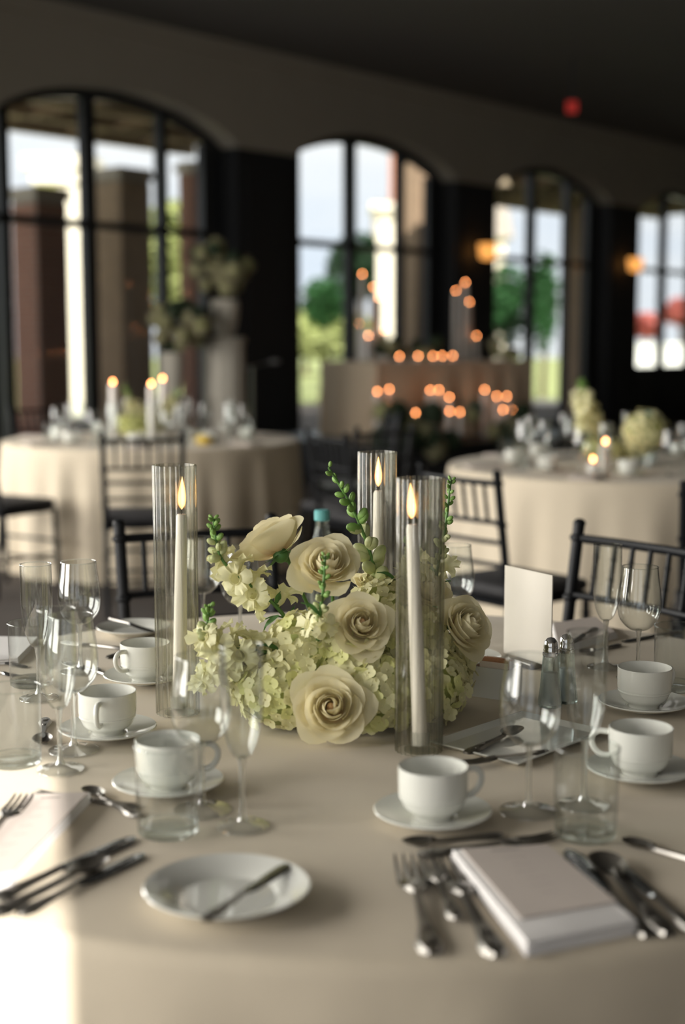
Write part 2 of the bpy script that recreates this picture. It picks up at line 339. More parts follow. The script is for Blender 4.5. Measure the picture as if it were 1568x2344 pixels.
# windows
for k, (a, b) in enumerate(wins[1:]):
    root = bpy.data.objects.new('window_%d' % (k+1), None); COL.objects.link(root); root['kind'] = 'structure'
    offs = [0, .28, 1.31, 2.31, SW]
    sill = .92 if k == 3 else .16
    def bar(s0, s1, z0, z1, nm, y0=-.03, y1=.05): obj(nm, MB().box((s0, y0, z0), (s1, y1, z1), WR).mesh(nm, 'frame', False), root)
    tops = [arch(min(max(a+o_, a+.02), b-.02)) for o_ in offs]
    for i, o_ in enumerate(offs):
        hw = .05 if i in (0, 4) else (.075 if o_ == 1.31 else .055)
        c0 = a+o_; x0, x1 = (a, a+.07) if i == 0 else ((b-.30, b) if i == 4 else (c0-hw, c0+hw))
        bar(x0, x1, 0, min(arch(max(x0, a+.02)), arch(min(x1, b-.02))), 'mullion', -.05, .05)
    bar(a, b, 2.47, 2.55, 'transom'); bar(a, b, 0, sill, 'bottom_rail')
    # curved head of the frame
    h = MB(); vs = []
    for i in range(25):
        s_ = a+.005+(SW-.01)*i/24; z = arch(s_)
        for y in (-.04, .05): vs += [WR @ Vector((s_, y, z-.09)), WR @ Vector((s_, y, z))]
    fs = []
    for i in range(24):
        q, r = i*4, i*4+4; fs += [(q, r, r+1, q+1), (q+2, q+3, r+3, r+2), (q, q+2, r+2, r), (q+1, r+1, r+3, q+3)]
    obj('arched_head', h.add(vs, fs).mesh('arched_head', 'frame', False), root)
    for i in range(4):
        x0, x1 = a+offs[i]+.05, a+offs[i+1]-(.29 if i == 3 else .05)
        if x1-x0 < .1: continue
        obj('pane', MB().box((x0, .0, sill), (x1, .006, 2.47), WR).mesh('pane', 'pane', False), root)
        n = 8; vs = []
        for j in range(n+1):
            s_ = x0+(x1-x0)*j/n; vs += [WR @ Vector((s_, 0, 2.55)), WR @ Vector((s_, 0, arch(s_)-.08)), WR @ Vector((s_, .006, 2.55)), WR @ Vector((s_, .006, arch(s_)-.08))]
        fs = []
        for j in range(n): q, r = j*4, j*4+4; fs += [(q, r, r+1, q+1), (q+2, q+3, r+3, r+2)]
        obj('pane', MB().add(vs, fs).mesh('pane', 'pane', False), root)
# left, rear and right walls (out of the picture) with their daylight windows
def pierced(name, axis, fixed, lo, hi, openings, m='wall'):
    mb = MB(); t0, t1 = fixed
    def bx(a, b, z0, z1):
        if axis == 'y': mb.box((t0, a, z0), (t1, b, z1))
        else: mb.box((a, t0, z0), (b, t1, z1))
    e = lo
    for a, b in openings:
        bx(e, a, 0, CH); bx(a, b, 0, WZ0); bx(a, b, WZ1, CH); e = b
    bx(e, hi, 0, CH); struct(name, mb, m)
pierced('wall_left', 'y', (LWX-.3, LWX), RWY, E0.y, LEFT_WINS)
pierced('wall_rear', 'x', (RWY-.3, RWY), LWX-.3, RWX+.3, REAR_WINS)
struct('wall_right', MB().box((RWX, RWY, 0), (RWX+.3, E1.y, CH)), 'wall')

# ================================================================== outside
struct('ground', MB().box((-40, 13, -.3), (60, 120, -.12)), 'grass')
mb = MB(); mb.box((-3, .3, -.15), (20, 6.5, -.02), WR); struct('patio', mb, 'path')
def brick_mesh(w, d, h, m):
    mb = MB(); ch, bl, g = .075, .22, .012
    nz = int(h/ch)
    for i in range(nz):
        z0 = i*ch
        for (L, face) in ((w, 0), (w, 2), (d, 1), (d, 3)):
            x = -L/2 - (bl/2 if i % 2 else 0)
            while x < L/2-.01:
                a, b = max(x, -L/2), min(x+bl-g, L/2); x += bl
                if b-a < .03: continue
                dep = (d if face in (0, 2) else w)/2
                R = Matrix.Rotation(face*PI/2, 4, 'Z')
                mb.box((a, -dep-.012, z0), (b, -dep+.02, z0+ch-g), R)
    return mb.mesh('bricks', m, False)
def pillar(name, label, px0, px1, ptop, Y, m, cap='cap', rz=math.radians(-40), group=None):
    a, b = aty(px0, 780, Y), aty(px1, 780, Y); top = aty((px0+px1)/2, ptop, Y).z
    vis = b.x-a.x; w = vis/(math.cos(rz)+abs(math.sin(rz))); h = top+.12
    t = thing(name, label, 'pillar', ((a.x+b.x)/2, Y, -.12), rz, group)
    obj('core', MB().box((-w/2, -w/2, 0), (w/2, w/2, h-.14)).mesh('core', 'mortar', False), t)
    k = obj('brickwork', brick_mesh(w, w, h-.15, m), t); k['kind'] = 'stuff'
    obj('capstone', MB().box((-w/2-.05, -w/2-.05, h-.14), (w/2+.05, w/2+.05, h-.05)).box((-w/2-.02, -w/2-.02, h-.05), (w/2+.02, w/2+.02, h)).mesh('capstone', cap, False), t)
    return t
pillar('brick_pillar', 'red brick porch pillar with stone cap seen through leftmost arched window', 38, 158, 432, 17.6, 'brick')
pillar('brick_pillar', 'brown brick pillar in shade right of the bright cream column', 226, 348, 388, 18.6, 'tan')
pillar('brick_pillar', 'narrow red brick pillar at right end of leftmost arched window', 416, 474, 372, 19.6, 'brick')
pillar('brick_pillar', 'taupe brick pillar behind right pane of the middle arched window', 922, 976, 350, 22.0, 'tan')
pillar('brick_pillar', 'pale brick pillar in right pane of third arched window', 1300, 1338, 440, 26, 'tan')
def column(label, px0, px1, cpx0, cpx1, ptop, pcap, Y):
    a, b = aty(px0, 780, Y), aty(px1, 780, Y); ca, cb = aty(cpx0, 780, Y), aty(cpx1, 780, Y); zt = aty(0, ptop, Y).z; zc = aty(0, pcap, Y).z
    t = thing('stone_column', label, 'column', ((a.x+b.x)/2, Y, -.12)); w = (b.x-a.x)/2; cx = (ca.x+cb.x)/2-(a.x+b.x)/2; cw = (cb.x-ca.x)/2
    obj('shaft', MB().box((-w, -w, 0), (w, w, zc+.12)).mesh('shaft', 'stone', False), t)
    obj('capital', MB().box((cx-cw*.8, -w*1.3, zc+.12), (cx+cw*.8, w*1.3, zc+(zt-zc)*.5+.12)).box((cx-cw, -w*1.6, zc+(zt-zc)*.5+.12), (cx+cw, w*1.6, zt+.12)).mesh('capital', 'stone', False), t)
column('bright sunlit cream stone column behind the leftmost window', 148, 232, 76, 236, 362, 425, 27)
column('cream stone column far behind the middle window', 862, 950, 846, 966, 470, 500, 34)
# porch roofs
def porch(label, s0, s1, out, z):
    t = thing('porch_roof', label, 'roof', WR @ Vector(((s0+s1)/2, .1, z)), math.radians(50)); L = (s1-s0)/2
    n = 14
    for k in range(n):
        d0 = out*k/n; obj('ceiling_board', MB().box((-L, d0+.008, 0), (L, d0+out/n-.008, .06)).mesh('ceiling_board', 'timber', False), t)
    obj('roof_deck', MB().box((-L, 0, .06), (L, out, .2)).mesh('roof_deck', 'timber', False), t)
    for f in (.36, .66, .97): obj('beam', MB().box((-L, out*f-.07, -.13), (L, out*f+.07, 0)).mesh('beam', 'beam', False), t)
    k = -L+.3
    while k < L: obj('rafter', MB().box((k-.05, 0, -.12), (k+.05, out, 0)).mesh('rafter', 'timber', False), t); k += 1.25
porch('timber porch roof with pale beams outside the leftmost window', -4.6, 5.4, 3.0, 4.0)
porch('timber porch roof outside the third arched window', 10.4, 17.5, 3.2, 3.9)
def leafy(name, label, cat, px, py, Y, rx, rz, m, n=900, leaf=.12, trunk=True, group=None, seed=1, base=0):
    rnd = random.Random(seed); c = aty(px, py, Y); t = thing(name, label, cat, (c.x, Y, -.12), 0, group); H = c.z+.12
    mb = MB()
    for i in range(n):
        v = Vector((rnd.gauss(0, 1), rnd.gauss(0, 1), rnd.gauss(0, 1))).normalized()*(rnd.random()**.35)
        p = Vector((v.x*rx, v.y*rx, H+v.z*rz))
        if p.z < .02: continue
        R = Matrix.Rotation(rnd.random()*6.3, 3, 'Z') @ Matrix.Rotation(rnd.uniform(-1.2, 1.2), 3, 'X'); L = leaf*rnd.uniform(.7, 1.4)
        mb.add([R @ Vector(q)+p for q in ((-L, 0, 0), (0, -L*.5, .02), (L, 0, 0), (0, L*.5, .02))], [(0, 1, 2, 3)])
    f = obj('foliage', mb.mesh('foliage', m, False), t); f['kind'] = 'stuff'
    core = obj('crown_core', MB().ell((0, 0, H), (rx*.62, rx*.62, rz*.62), 14, 10).mesh('crown_core', m), t)
    if trunk: obj('trunk', MB().tube([(0, 0, 0), (.03, 0, H*.5), (0, 0, H)], [min(.12, rx*.2), min(.09, rx*.15), .03]).mesh('trunk', 'bark'), t)
leafy('tree', 'dark rounded tree behind the middle arched window', 'tree', 822, 610, 42, .95, 1.0, 'tree', 1500, .14, seed=2)
leafy('bush', 'round dark green bush low in the middle window', 'bush', 742, 692, 34, .55, .62, 'bush', 1200, .10, True, seed=3)
leafy('bush', 'pale green low shrubs on lawn below the round bush', 'bush', 740, 790, 31, .8, .35, 'grass', 900, .10, True, seed=4)
leafy('bush', 'green shrub behind left door of the third window', 'bush', 1160, 700, 32, .55, .95, 'bush', 1200, .10, True, seed=5)
leafy('bush', 'tall green shrub behind the centre of the third window', 'bush', 1245, 690, 36, .40, 1.3, 'bush', 1200, .10, True, seed=6)
leafy('tree', 'green tree glimpsed between pillars of the leftmost window', 'tree', 395, 600, 30, .8, 1.3, 'grass', 1500, .13, seed=8)
leafy('bush', 'ivy coloured hedge beside the dark pier behind middle window', 'bush', 655, 700, 40, .35, .8, 'bush', 600, .1, True, seed=9)
leafy('bush', 'pink flowering bush behind far right window', 'bush', 1478, 745, 42, .5, .38, 'pink', 900, .12, True, seed=10)
leafy('bush', 'red flowering bush at right edge of far right window', 'bush', 1560, 715, 47, .65, .5, 'pink', 900, .12, True, seed=11)
leafy('bush', 'long pale green hedge beyond the lawn', 'bush', 700, 745, 60, 3.0, .75, 'grass', 2500, .2, True, seed=12)
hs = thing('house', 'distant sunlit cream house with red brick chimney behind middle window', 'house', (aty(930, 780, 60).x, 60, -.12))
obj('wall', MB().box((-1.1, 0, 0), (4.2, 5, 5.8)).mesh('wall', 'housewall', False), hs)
ch = obj('chimney', MB().box((-.75, -.6, 0), (-.15, 0, 9.2)).mesh('chimney', 'gutter', False), hs)
obj('roof', MB().add([(-1.4, -.4, 5.8), (4.5, -.4, 5.8), (4.5, 5.4, 5.8), (-1.4, 5.4, 5.8), (-1.4, 2.5, 7.6), (4.5, 2.5, 7.6)], [(0, 1, 5, 4), (2, 3, 4, 5), (0, 4, 3), (1, 2, 5), (0, 3, 2, 1)]).mesh('roof', 'cap', False), hs)
for k in range(2): 
    wn = obj('window', MB().box((.4+1.8*k, -.06, 2.2), (1.2+1.8*k, .02, 3.6)).mesh('window', 'white', False), hs); obj('pane', MB().box((.48+1.8*k, -.08, 2.3), (1.12+1.8*k, -.055, 3.5)).mesh('pane', 'navy', False), wn)
bw = thing('garden_wall', 'low white garden wall behind the far right window', 'wall', (aty(1520, 780, 38).x, 38, -.12))
obj('wall_face', MB().box((-1.4, 0, 0), (3, .3, 1.32)).mesh('wall_face', 'white', False), bw); obj('coping', MB().box((-1.45, -.05, 1.32), (3.05, .35, 1.40)).mesh('coping', 'white', False), bw)
# sconces and exit sign
for px, py, lab in ((1083, 577, 'glowing amber wall sconce between middle and third window'), (1426, 607, 'glowing amber wall sconce right of the third window')):
    k = pmb[2] if px < 1200 else pmb[3]; c = WR @ Vector(((k[0]+k[1])/2, -.30, 0)); z = aty(px, py, c.y).z
    s_ = ((k[0]+k[1])/2)
    t = thing('wall_sconce', lab, 'lamp', (c.x, c.y, z-.12), math.radians(50), 'wall sconces')
    obj('back_plate', MB().rbox((-.05, -.02, -.02), (.05, 0, .2), .01).mesh('back_plate', 'frame'), t)
    obj('lamp_shade', MB().lathe([(.02, .01), (.10, .03), (.125, .22), (.115, .22), (.09, .04), (.02, .02)], 20, Matrix.Translation((0, -.16, 0))).mesh('lamp_shade', 'sconce'), t)
    obj('arm', MB().tube([(0, -.01, .05), (0, -.16, .02)], .012).mesh('arm', 'frame'), t)
c = aty(1309, 246, 16)
t = thing('exit_sign', 'small red glowing sign hanging from dark ceiling', 'sign', (c.x, 16, c.z-.08))
obj('housing', MB().rbox((-.06, -.02, .02), (.06, .02, .15), .008).mesh('housing', 'exit'), t)
obj('hanger', MB().tube([(0, 0, .15), (0, 0, CH-c.z+.08)], .008).mesh('hanger', 'frame'), t)
# ================================================================== tables under their cloths
def cloth_mesh(R, H, m, folds=26, amp=.035, seed=1, name='tablecloth', sq=None):
    rnd = random.Random(seed); ph = [rnd.uniform(0, 6.28) for _ in range(6)]; n = 288
    prof = [(0, H), (R*.3, H), (R*.6, H), (R*.85, H), (R-.012, H), (R-.004, H-.002), (R+.002, H-.008), (R+.005, H-.02)]
    m_ = 16
    for k in range(1, m_+1): prof.append((R+.006+.03*(k/m_), H-.02-(H-.025)*k/m_))
    vs = []; fs = []
    for i, (r, z) in enumerate(prof):
        d = max(0, (H-.02-z)/(H-.02))
        for j in range(n):
            a = 2*PI*j/n; w = math.cos(folds*a+ph[0]+1.3*math.sin(3*a+ph[1]))*.7+math.cos(folds*.5*a//1*0+11*a+ph[2])*.35+.25*math.cos(37*a+ph[3])
            rr = r+amp*(d**.8)*w
            if r == 0: rr = 0
            if sq: pass
            vs.append((rr*math.cos(a), rr*math.sin(a), z))
    for i in range(1, len(prof)-1):
        for j in range(n): fs.append((i*n+j, i*n+(j+1) % n, (i+1)*n+(j+1) % n, (i+1)*n+j))
    for j in range(n): fs.append((0, n+j, n+(j+1) % n))
    mb = MB(); mb.v = [tuple(v) for v in vs]; mb.f = fs
    return mb.mesh(name, m)
def round_table(x, y, R, lab, clab, seed, folds=26, amp=.035, grp='round banquet tables', H=.75):
    t = thing('banquet_table', lab, 'table', (x, y, 0), .3, grp)
    obj('tabletop', MB().lathe([(0, H-.04), (R-.03, H-.04), (R-.012, H-.03), (R-.012, H-.012), (R-.03, H-.006), (0, H-.006)], 48).mesh('tabletop', 'tablewood'), t)
    for k in range(4):
        a = PI/4+k*PI/2; obj('leg', MB().tube([(.55*math.cos(a), .55*math.sin(a), 0), (.5*math.cos(a), .5*math.sin(a), H-.04)], .016).mesh('leg', 'steel'), t)
    return tag(obj('tablecloth', cloth_mesh(R, H, 'cloth', folds, amp, seed), None, (x, y, 0)), clab, 'tablecloth', 'ivory tablecloths')
TX, TY, TR = .04, 2.17, .885
round_table(TX, TY, TR, 'round banquet table in the foreground under its ivory cloth', 'ivory cloth draped over the large foreground round table', 3, 13, .036)
LX, LY = -1.17, 8.5
round_table(LX, LY, .90, 'round banquet table on the left in the background under its cloth', 'pale cloth with deep folds on the left background table', 5)
RX, RY = 1.42, 6.72
round_table(RX, RY, .90, 'round banquet table on the right in the background under its cloth', 'pale cloth with soft folds on the right background table', 9, 20, .03)

# ================================================================== chairs
def bamboo(mb, p0, p1, r, rings):
    p0, p1 = Vector(p0), Vector(p1); pts = [p0]; rad = [r]; f = sorted(rings)
    for q in f:
        for dq, k in ((-.018, 1), (-.008, 1.35), (.008, 1.35), (.018, 1)): pts.append(p0.lerp(p1, min(max(q+dq, .001), .999))); rad.append(r*k)
    pts.append(p1); rad.append(r); return mb.tube(pts, rad, 10)
def make_chair(cush):
    t = thing('chiavari_chair', None, None, proto=True); w, yb = .185, -.19
    def part(nm, mb, m='dark'): return obj(nm, mb.mesh(nm, m), t, proto=True)
    for sx in (-1, 1):
        x = sx*w; mb = MB()
        bamboo(mb, (x, yb-.05, 0), (x, yb, .45), .014, (.3, .65)); bamboo(mb, (x, yb, .44), (x*1.04, yb-.075, .905), .0145, (.25, .62, .93)); mb.ell((x*1.04, yb-.076, .908), (.016, .016, .012), 10, 6)
        part('back_post', mb)
        part('front_leg', bamboo(MB(), (sx*.20, .20, 0), (sx*.195, .185, .44), .014, (.25, .55, .85)))
        part('side_stretcher', bamboo(MB(), (x, yb-.03, .20), (sx*.198, .19, .20), .008, (.35, .65)))
    def yz(z): return yb-.075*(z-.44)/.465
    for z in (.872, .735, .665, .585): part('back_rail', MB().tube([(-w, yz(z), z), (-w*.4, yz(z)-.012, z), (w*.4, yz(z)-.012, z), (w, yz(z), z)], .011 if z > .8 else .0085))
    for k in range(6):
        x = -w*.72+w*1.44*k/5; part('spindle', bamboo(MB(), (x, yz(.735)-.010, .735), (x, yz(.872)-.010, .872), .0065, (.35, .7)))
    for y, z in ((.19, .16), (.19, .27), (yb-.03, .18)): part('stretcher', bamboo(MB(), (-.19, y, z), (.19, y, z), .008, (.3, .7)))
    part('seat', MB().rbox((-.205, -.205, .432), (.205, .21, .455), .02)); part('cushion', MB().rbox((-.20, -.175, .457), (.20, .205, .50), .022), cush)
    return t
chA, chP = make_chair('cushion'), make_chair('palecush')
def chair(x, y, deg, label, proto=chA, group='black bamboo-style chairs'):
    return clone(proto, label, 'chair', (x, y, 0), math.radians(deg), group)   # deg: heading of the seat front, 0 = away from the camera
chair(.49, 3.035, 128.5, 'black bamboo-style chair behind the blank white card, across the foreground table')
chair(.61, 4.95, -52, 'black bamboo-style chair with dark seat left of the right background table')
chair(-1.0, 6.93, 8, 'black bamboo-style chair in front of left background table, its back to the camera')
chair(-1.95, 9.38, -137, 'black bamboo-style chair behind the left background table at its far left side')
chair(-1.83, 7.42, -33, 'black bamboo-style chair with its seat showing at the left picture edge')
chair(.05, 8.56, 100, 'black bamboo-style chair with pale seat cushion right of left background table', chP)
chair(.05, 7.35, 40, 'black bamboo-style chair in shade left of the tall back glass cylinder candle')
chair(.15, 6.87, -60, 'black bamboo-style chair just right of the back glass cylinder candle')
chair(1.31, 4.52, -12, 'black bamboo-style chair cut off by the right picture edge')
chair(-.275, 3.15, -161, 'black bamboo-style chair behind the cream flowers, across the foreground table')

# ================================================================== tableware prototypes (origin at the base)
def proto(name): return thing(name, None, None, proto=True)
def pp(t, nm, mb, m, smooth=True): return obj(nm, mb.mesh(nm, m, smooth), t, proto=True)
def rim(mb, r, z, t=.0009, n=40):
    mb.lathe([(r+t*math.cos(k*PI/3), z+t*math.sin(k*PI/3)) for k in range(6)], n, closed=True); return mb
def spline(pts, n=6):
    out = []
    for i in range(len(pts)-1):
        p0, p1, p2, p3 = pts[max(i-1, 0)], pts[i], pts[i+1], pts[min(i+2, len(pts)-1)]
        for k in range(n):
            u = k/n; out.append(tuple(.5*((2*b)+(-a+c)*u+(2*a-5*b+4*c-d)*u*u+(-a+3*b-3*c+d)*u**3) for a, b, c, d in zip(p0, p1, p2, p3)))
    return out+[pts[-1]]
def stemware(name, bowl, stem_z, stem_r, foot_r):
    t = proto(name); pr = spline(bowl, 5)
    mb = MB().lathe(pr, 40); rim(mb, pr[-1][0], pr[-1][1]); pp(t, 'bowl', mb, 'thin')
    z0 = bowl[0][1]
    pp(t, 'stem', MB().lathe([(.0001, z0+.001), (stem_r*1.7, z0+.002), (stem_r*1.4, z0-.004), (stem_r, z0-.016), (stem_r, .03), (stem_r*1.25, .016), (stem_r*2, .009)], 16), 'solid')
    pp(t, 'foot', MB().lathe([(0, .010), (stem_r*2, .009), (foot_r*.5, .0045), (foot_r, .0022), (foot_r*1.01, .0012), (foot_r, .0005)], 40), 'thin')
    return t
WINE = stemware('wine_glass', [(.004, .088), (.018, .092), (.033, .108), (.0385, .130), (.0375, .155), (.034, .180), (.0315, .203)], .088, .0036, .037)
FLUTE = stemware('champagne_flute', [(.004, .088), (.012, .094), (.0205, .115), (.0255, .145), (.0265, .175), (.0262, .205), (.0258, .230)], .088, .0036, .033)
TUMB = proto('water_tumbler')
mb = MB().lathe([(.0375, .012), (.0385, .05), (.0392, .112)], 40); rim(mb, .0392, .112, .0012); pp(TUMB, 'wall', mb, 'tumbler')
pp(TUMB, 'glass_base', MB().lathe([(0, .0008), (.034, .0008), (.037, .003), (.0375, .012), (.034, .013), (.028, .0115), (0, .0105)], 40), 'base')
CUP = proto('coffee_cup')
outer = spline([(.0, .004), (.0215, .004), (.0225, .0005), (.0245, .0005), (.026, .006), (.036, .0145), (.0415, .0255), (.0430, .0275)], 3)
pp(CUP, 'bowl', MB().lathe(outer+[(.0432, .0295), (.0426, .0300), (.0430, .0305), (.0436, .034), (.0440, .050), (.0440, .066), (.0432, .0668), (.0420, .0660), (.0412, .045), (.038, .024), (.024, .010), (0, .009)], 48), 'china')
pp(CUP, 'handle', MB().tube(spline([(.0425, 0, .057), (.058, 0, .0575), (.0665, 0, .048), (.064, 0, .034), (.054, 0, .025), (.0415, 0, .024)], 4), .0042, 10), 'china')
def disc(name, R, h, well):
    t = proto(name); pr = [(0, .003), (well*.7, .003), (well*.75, .0005), (well*.85, .0005), (well*.9, .003), (well, .0045), (R*.8, h*.62), (R-.002, h-.0015), (R, h), (R-.0015, h+.0015), (R*.8, h*.62+.0035), (well, .009), (well*.95, .0065), (well*.4, .006), (0, .006)]
    pp(t, 'dish', MB().lathe(pr, 56), 'china'); return t
SAUC = disc('saucer', .0745, .017, .030); PLATE = disc('bread_plate', .090, .020, .056)
SHAK = proto('salt_shaker')
b = MB(); n = 8; vs = []
for r, z in ((.019, 0), (.0195, .006), (.0165, .03), (.0125, .085), (.0115, .09)):
    for j in range(16): a = 2*PI*j/16; q = r*(1.05 if j % 2 else .93); vs.append((q*math.cos(a), q*math.sin(a), z))
b.add(vs, [(i*16+j, i*16+(j+1) % 16, (i+1)*16+(j+1) % 16, (i+1)*16+j) for i in range(4) for j in range(16)]+[tuple(range(15, -1, -1))])
pp(SHAK, 'glass_body', b, 'water', False)
pp(SHAK, 'salt', MB().lathe([(0, .004), (.0155, .004), (.0125, .03), (.0105, .058), (0, .060)], 16), 'salt')
pp(SHAK, 'metal_cap', MB().lathe([(.0122, .084), (.0135, .086), (.0135, .090), (.012, .091), (.0125, .095), (.0115, .097), (.012, .101), (.0105, .109), (.006, .1145), (0, .116)], 20), 'chrome')
# cutlery lies along +x, handle end at x = 0
def handle(mb, L, s=1):
    mb.strip([(0, .0040*s, .0012, .0035), (.006, .0095*s, .001, .004), (.018, .0115*s, .001, .0042), (.035, .0085*s, .001, .0044), (.055, .0055*s, .0014, .0042), (L*.8, .0038*s, .0022, .004), (L, .0036*s, .0035, .0036)])
    mb.ell((.018, 0, .0052), (.010, .006*s, .0014), 10, 6); mb.ell((.045, 0, .0055), (.010, .0035*s, .0012), 8, 6); return mb
FORK = proto('fork'); pp(FORK, 'handle', handle(MB(), .115), 'silver')
mb = MB().strip([(.113, .0036, .0033, .0034), (.120, .009, .0045, .003), (.130, .0135, .0035, .0028), (.138, .0140, .0025, .0026), (.1395, .0138, .0024, .0026)])
for k in range(4):
    y = -.0114+.0076*k; m2 = MB().strip([(.138, .0026, .0024, .0026), (.165, .0020, .0018, .0024), (.186, .0016, .004, .002), (.194, .0008, .006, .0014)]); mb.add([(a, b_+y, c_) for a, b_, c_ in m2.v], m2.f)
pp(FORK, 'tines', mb, 'silver')
KNIFE = proto('knife'); pp(KNIFE, 'handle', handle(MB(), .098, .95), 'silver')
pp(KNIFE, 'blade', MB().strip([(.096, .0050, .0028, .004), (.102, .0062, .0026, .0034), (.112, .0090, .0022, .0022), (.16, .0112, .0020, .0018), (.195, .0110, .0020, .0016), (.208, .0075, .0022, .0014), (.214, .0018, .0024, .001)]), 'blade')
SPOON = proto('spoon'); pp(SPOON, 'handle', handle(MB(), .112), 'silver')
def spb(u, v):
    a = 2*PI*u; r = v; e = .5+.5*math.cos(a); return (.135+r*.027*math.cos(a), r*(.0155+.002*math.cos(a))*math.sin(a), .0012+.0085*r**2.2)
mb = MB().grid(spb, 28, 6); mb.grid(lambda u, v: tuple(q-(0 if i < 2 else .0011*(1-v)+.0002) for i, q in enumerate(spb(u, v))), 28, 6); mb.tube([(.108, 0, .0052), (.118, 0, .008)], [.0036, .0042], 8)
pp(SPOON, 'spoon_bowl', mb, 'silver')
LEN = {'fork': .194, 'knife': .214, 'spoon': .162}
def cutlery(pr, p0, p1, label, z=.7506, scale=None, group=None, cat=None):
    a = onz(*p0, z) if len(p0) == 2 else Vector(p0); b = onz(*p1, z) if len(p1) == 2 else Vector(p1); d = b-a; base = pr.name.split('.')[0]
    sc = scale or min(max(math.hypot(d.x, d.y)/LEN[base], .8), 1.3)
    R = Matrix.Translation(a) @ d.to_track_quat('X', 'Z').to_matrix().to_4x4() @ Matrix.Scale(sc, 4)
    return clone(pr, label, cat or base, R=R, group=group)
G = dict(wine='stemmed wine glasses', flute='champagne flutes', tumb='water tumblers', cup='coffee cups', sauc='saucers')
Z = .7502
def put(pr, x, y, label, cat, rz=0, group=None, z=Z, scale=1): return clone(pr, label, cat, (x, y, z), rz, group, scale)
# ---- coffee cups and saucers
for (x, y, rz, d) in ((.115, 1.712, .35, 'nearest the camera, right of centre'), (-.363, 2.095, -1.65, 'at left, its handle facing the camera'),
                      (-.353, 2.44, -2.3, 'far left, half hidden by left glass cylinder'), (-.237, 1.834, .1, 'seen through the front left tumbler and wine glass'),
                      (.417, 1.892, 2.9, 'at right edge, nearer of the two'), (.5, 2.252, .6, 'at right edge, farther of the two')):
    x, y = x*.985, y-.034*y/1.7
    put(SAUC, x, y, 'white saucer under the coffee cup '+d, 'saucer', 0, G['sauc'])
    put(CUP, x, y, 'white coffee cup '+d, 'cup', rz, G['cup'], Z+.0062)
put(PLATE, -.124, 1.427, 'white bread plate with a butter knife, front centre of the table', 'plate')
put(PLATE, -.43, 2.80, 'white bread plate at far left holding a butter knife', 'plate', scale=.85)
put(SAUC, .222, 2.535, 'white saucer half hidden behind the rightmost cream rose', 'saucer', 0, G['sauc'])
# ---- stemware
for pr, g, items in ((WINE, 'wine', ((-.478, 2.475, 'at left with tall bowl standing clear beside a flute'), (-.396, 1.983, 'at left hidden behind the bright sunlit flute'), (-.18, 1.72, 'front left beside the flute and behind a tumbler'),
                                      (.238, 1.715, 'front right in front of salt and pepper shakers'), (.527, 2.42, 'far right next to a flute, before the black chair'), (.22, 2.68, 'behind the rightmost rose and the front glass cylinder'),
                                      (-.285, 2.78, 'directly behind the left glass cylinder'), (-.20, 2.66, 'behind the left snapdragon stem'))),
                     (FLUTE, 'flute', ((-.397, 1.89, 'at left, brightest in the sunlight, nearest the left edge'), (-.512, 2.281, 'at far left behind the sunlit flute'), (-.124, 1.66, 'front left between the two coffee cups'),
                                       (.313, 1.738, 'front right behind a water tumbler'), (.485, 2.505, 'far right before the black chair')))):
    for x, y, d in items: put(pr, x, y, ('clear wine glass ' if g == 'wine' else 'clear champagne flute ')+d, 'glass', random.random()*6, G[g])
for x, y, d in ((-.545, 2.375, 'at left edge behind the sunlit flute'), (-.468, 1.92, 'cut off by the left picture edge'), (-.214, 1.64, 'front left, before a coffee cup'), (.296, 1.628, 'front right, above the folded napkin'), (.578, 2.345, 'far right at the picture edge')):
    put(TUMB, x, y, 'clear water tumbler '+d, 'glass', 0, G['tumb'])
# ---- shakers, sugar caddy, card, tray, bottle
put(SHAK, .343, 2.235, 'tall glass salt shaker with silver cap, the left one of the pair', 'shaker', 0, 'salt and pepper shakers')
pep = put(SHAK, .373, 2.263, 'tall glass pepper shaker with silver cap, the right one of the pair', 'shaker', .3, 'salt and pepper shakers'); pep.name = 'pepper_shaker'
t = thing('sugar_caddy', 'white porcelain sugar caddy holding brown packets beside the blank card', 'caddy', (.262, 2.305, Z), math.radians(-30))
mb = MB(); w, d, h = .036, .027, .052
for a, b_, hh in (((-w, -d, 0), (w, -d+.004, h), 0), ((-w, d-.004, 0), (w, d, h), 0), ((-w, -d+.004, 0), (-w+.004, d-.004, h), 0), ((w-.004, -d+.004, 0), (w, d-.004, h), 0), ((-w+.004, -d+.004, 0), (w-.004, d-.004, .004), 0)): mb.box(a, b_)
obj('holder', mb.mesh('holder', 'china', False), t)
for k in range(7):
    o = obj('sugar_packet', MB().rbox((-.026, -.0011, 0), (.026, .0011, .056), .001).mesh('sugar_packet', 'packet' if k % 3 else 'packet2'), t)
    o.location = (random.uniform(-.003, .003), -.017+.0055*k, .0045+random.uniform(0, .004)); o.rotation_euler = (random.uniform(-.03, .03), 0, 0)
t = thing('menu_card', 'blank white upright card standing between rose and black chair', 'card', (.343, 2.52, Z), math.radians(-58))
obj('card', MB().box((-.068, -.0012, .012), (.068, .0012, .18)).mesh('card', 'paper', False), t)
obj('stand', MB().rbox((-.03, -.016, 0), (.03, .016, .0115), .003).mesh('stand', 'silver'), t)
TC = Vector((.268, 2.03)); TA = math.radians(47)
t = thing('serving_tray', 'rectangular white china tray with raised rim, right of the front candle', 'tray', (TC.x, TC.y, Z), TA)
mb = MB(); a_, b_ = .118, .082
rings = [(0, 0, .001), (.0, .0, .0035)]
def rr(sx, sy, z): return [(x*sx, y*sy, z) for x, y in ((-1, -1), (1, -1), (1, 1), (-1, 1))]
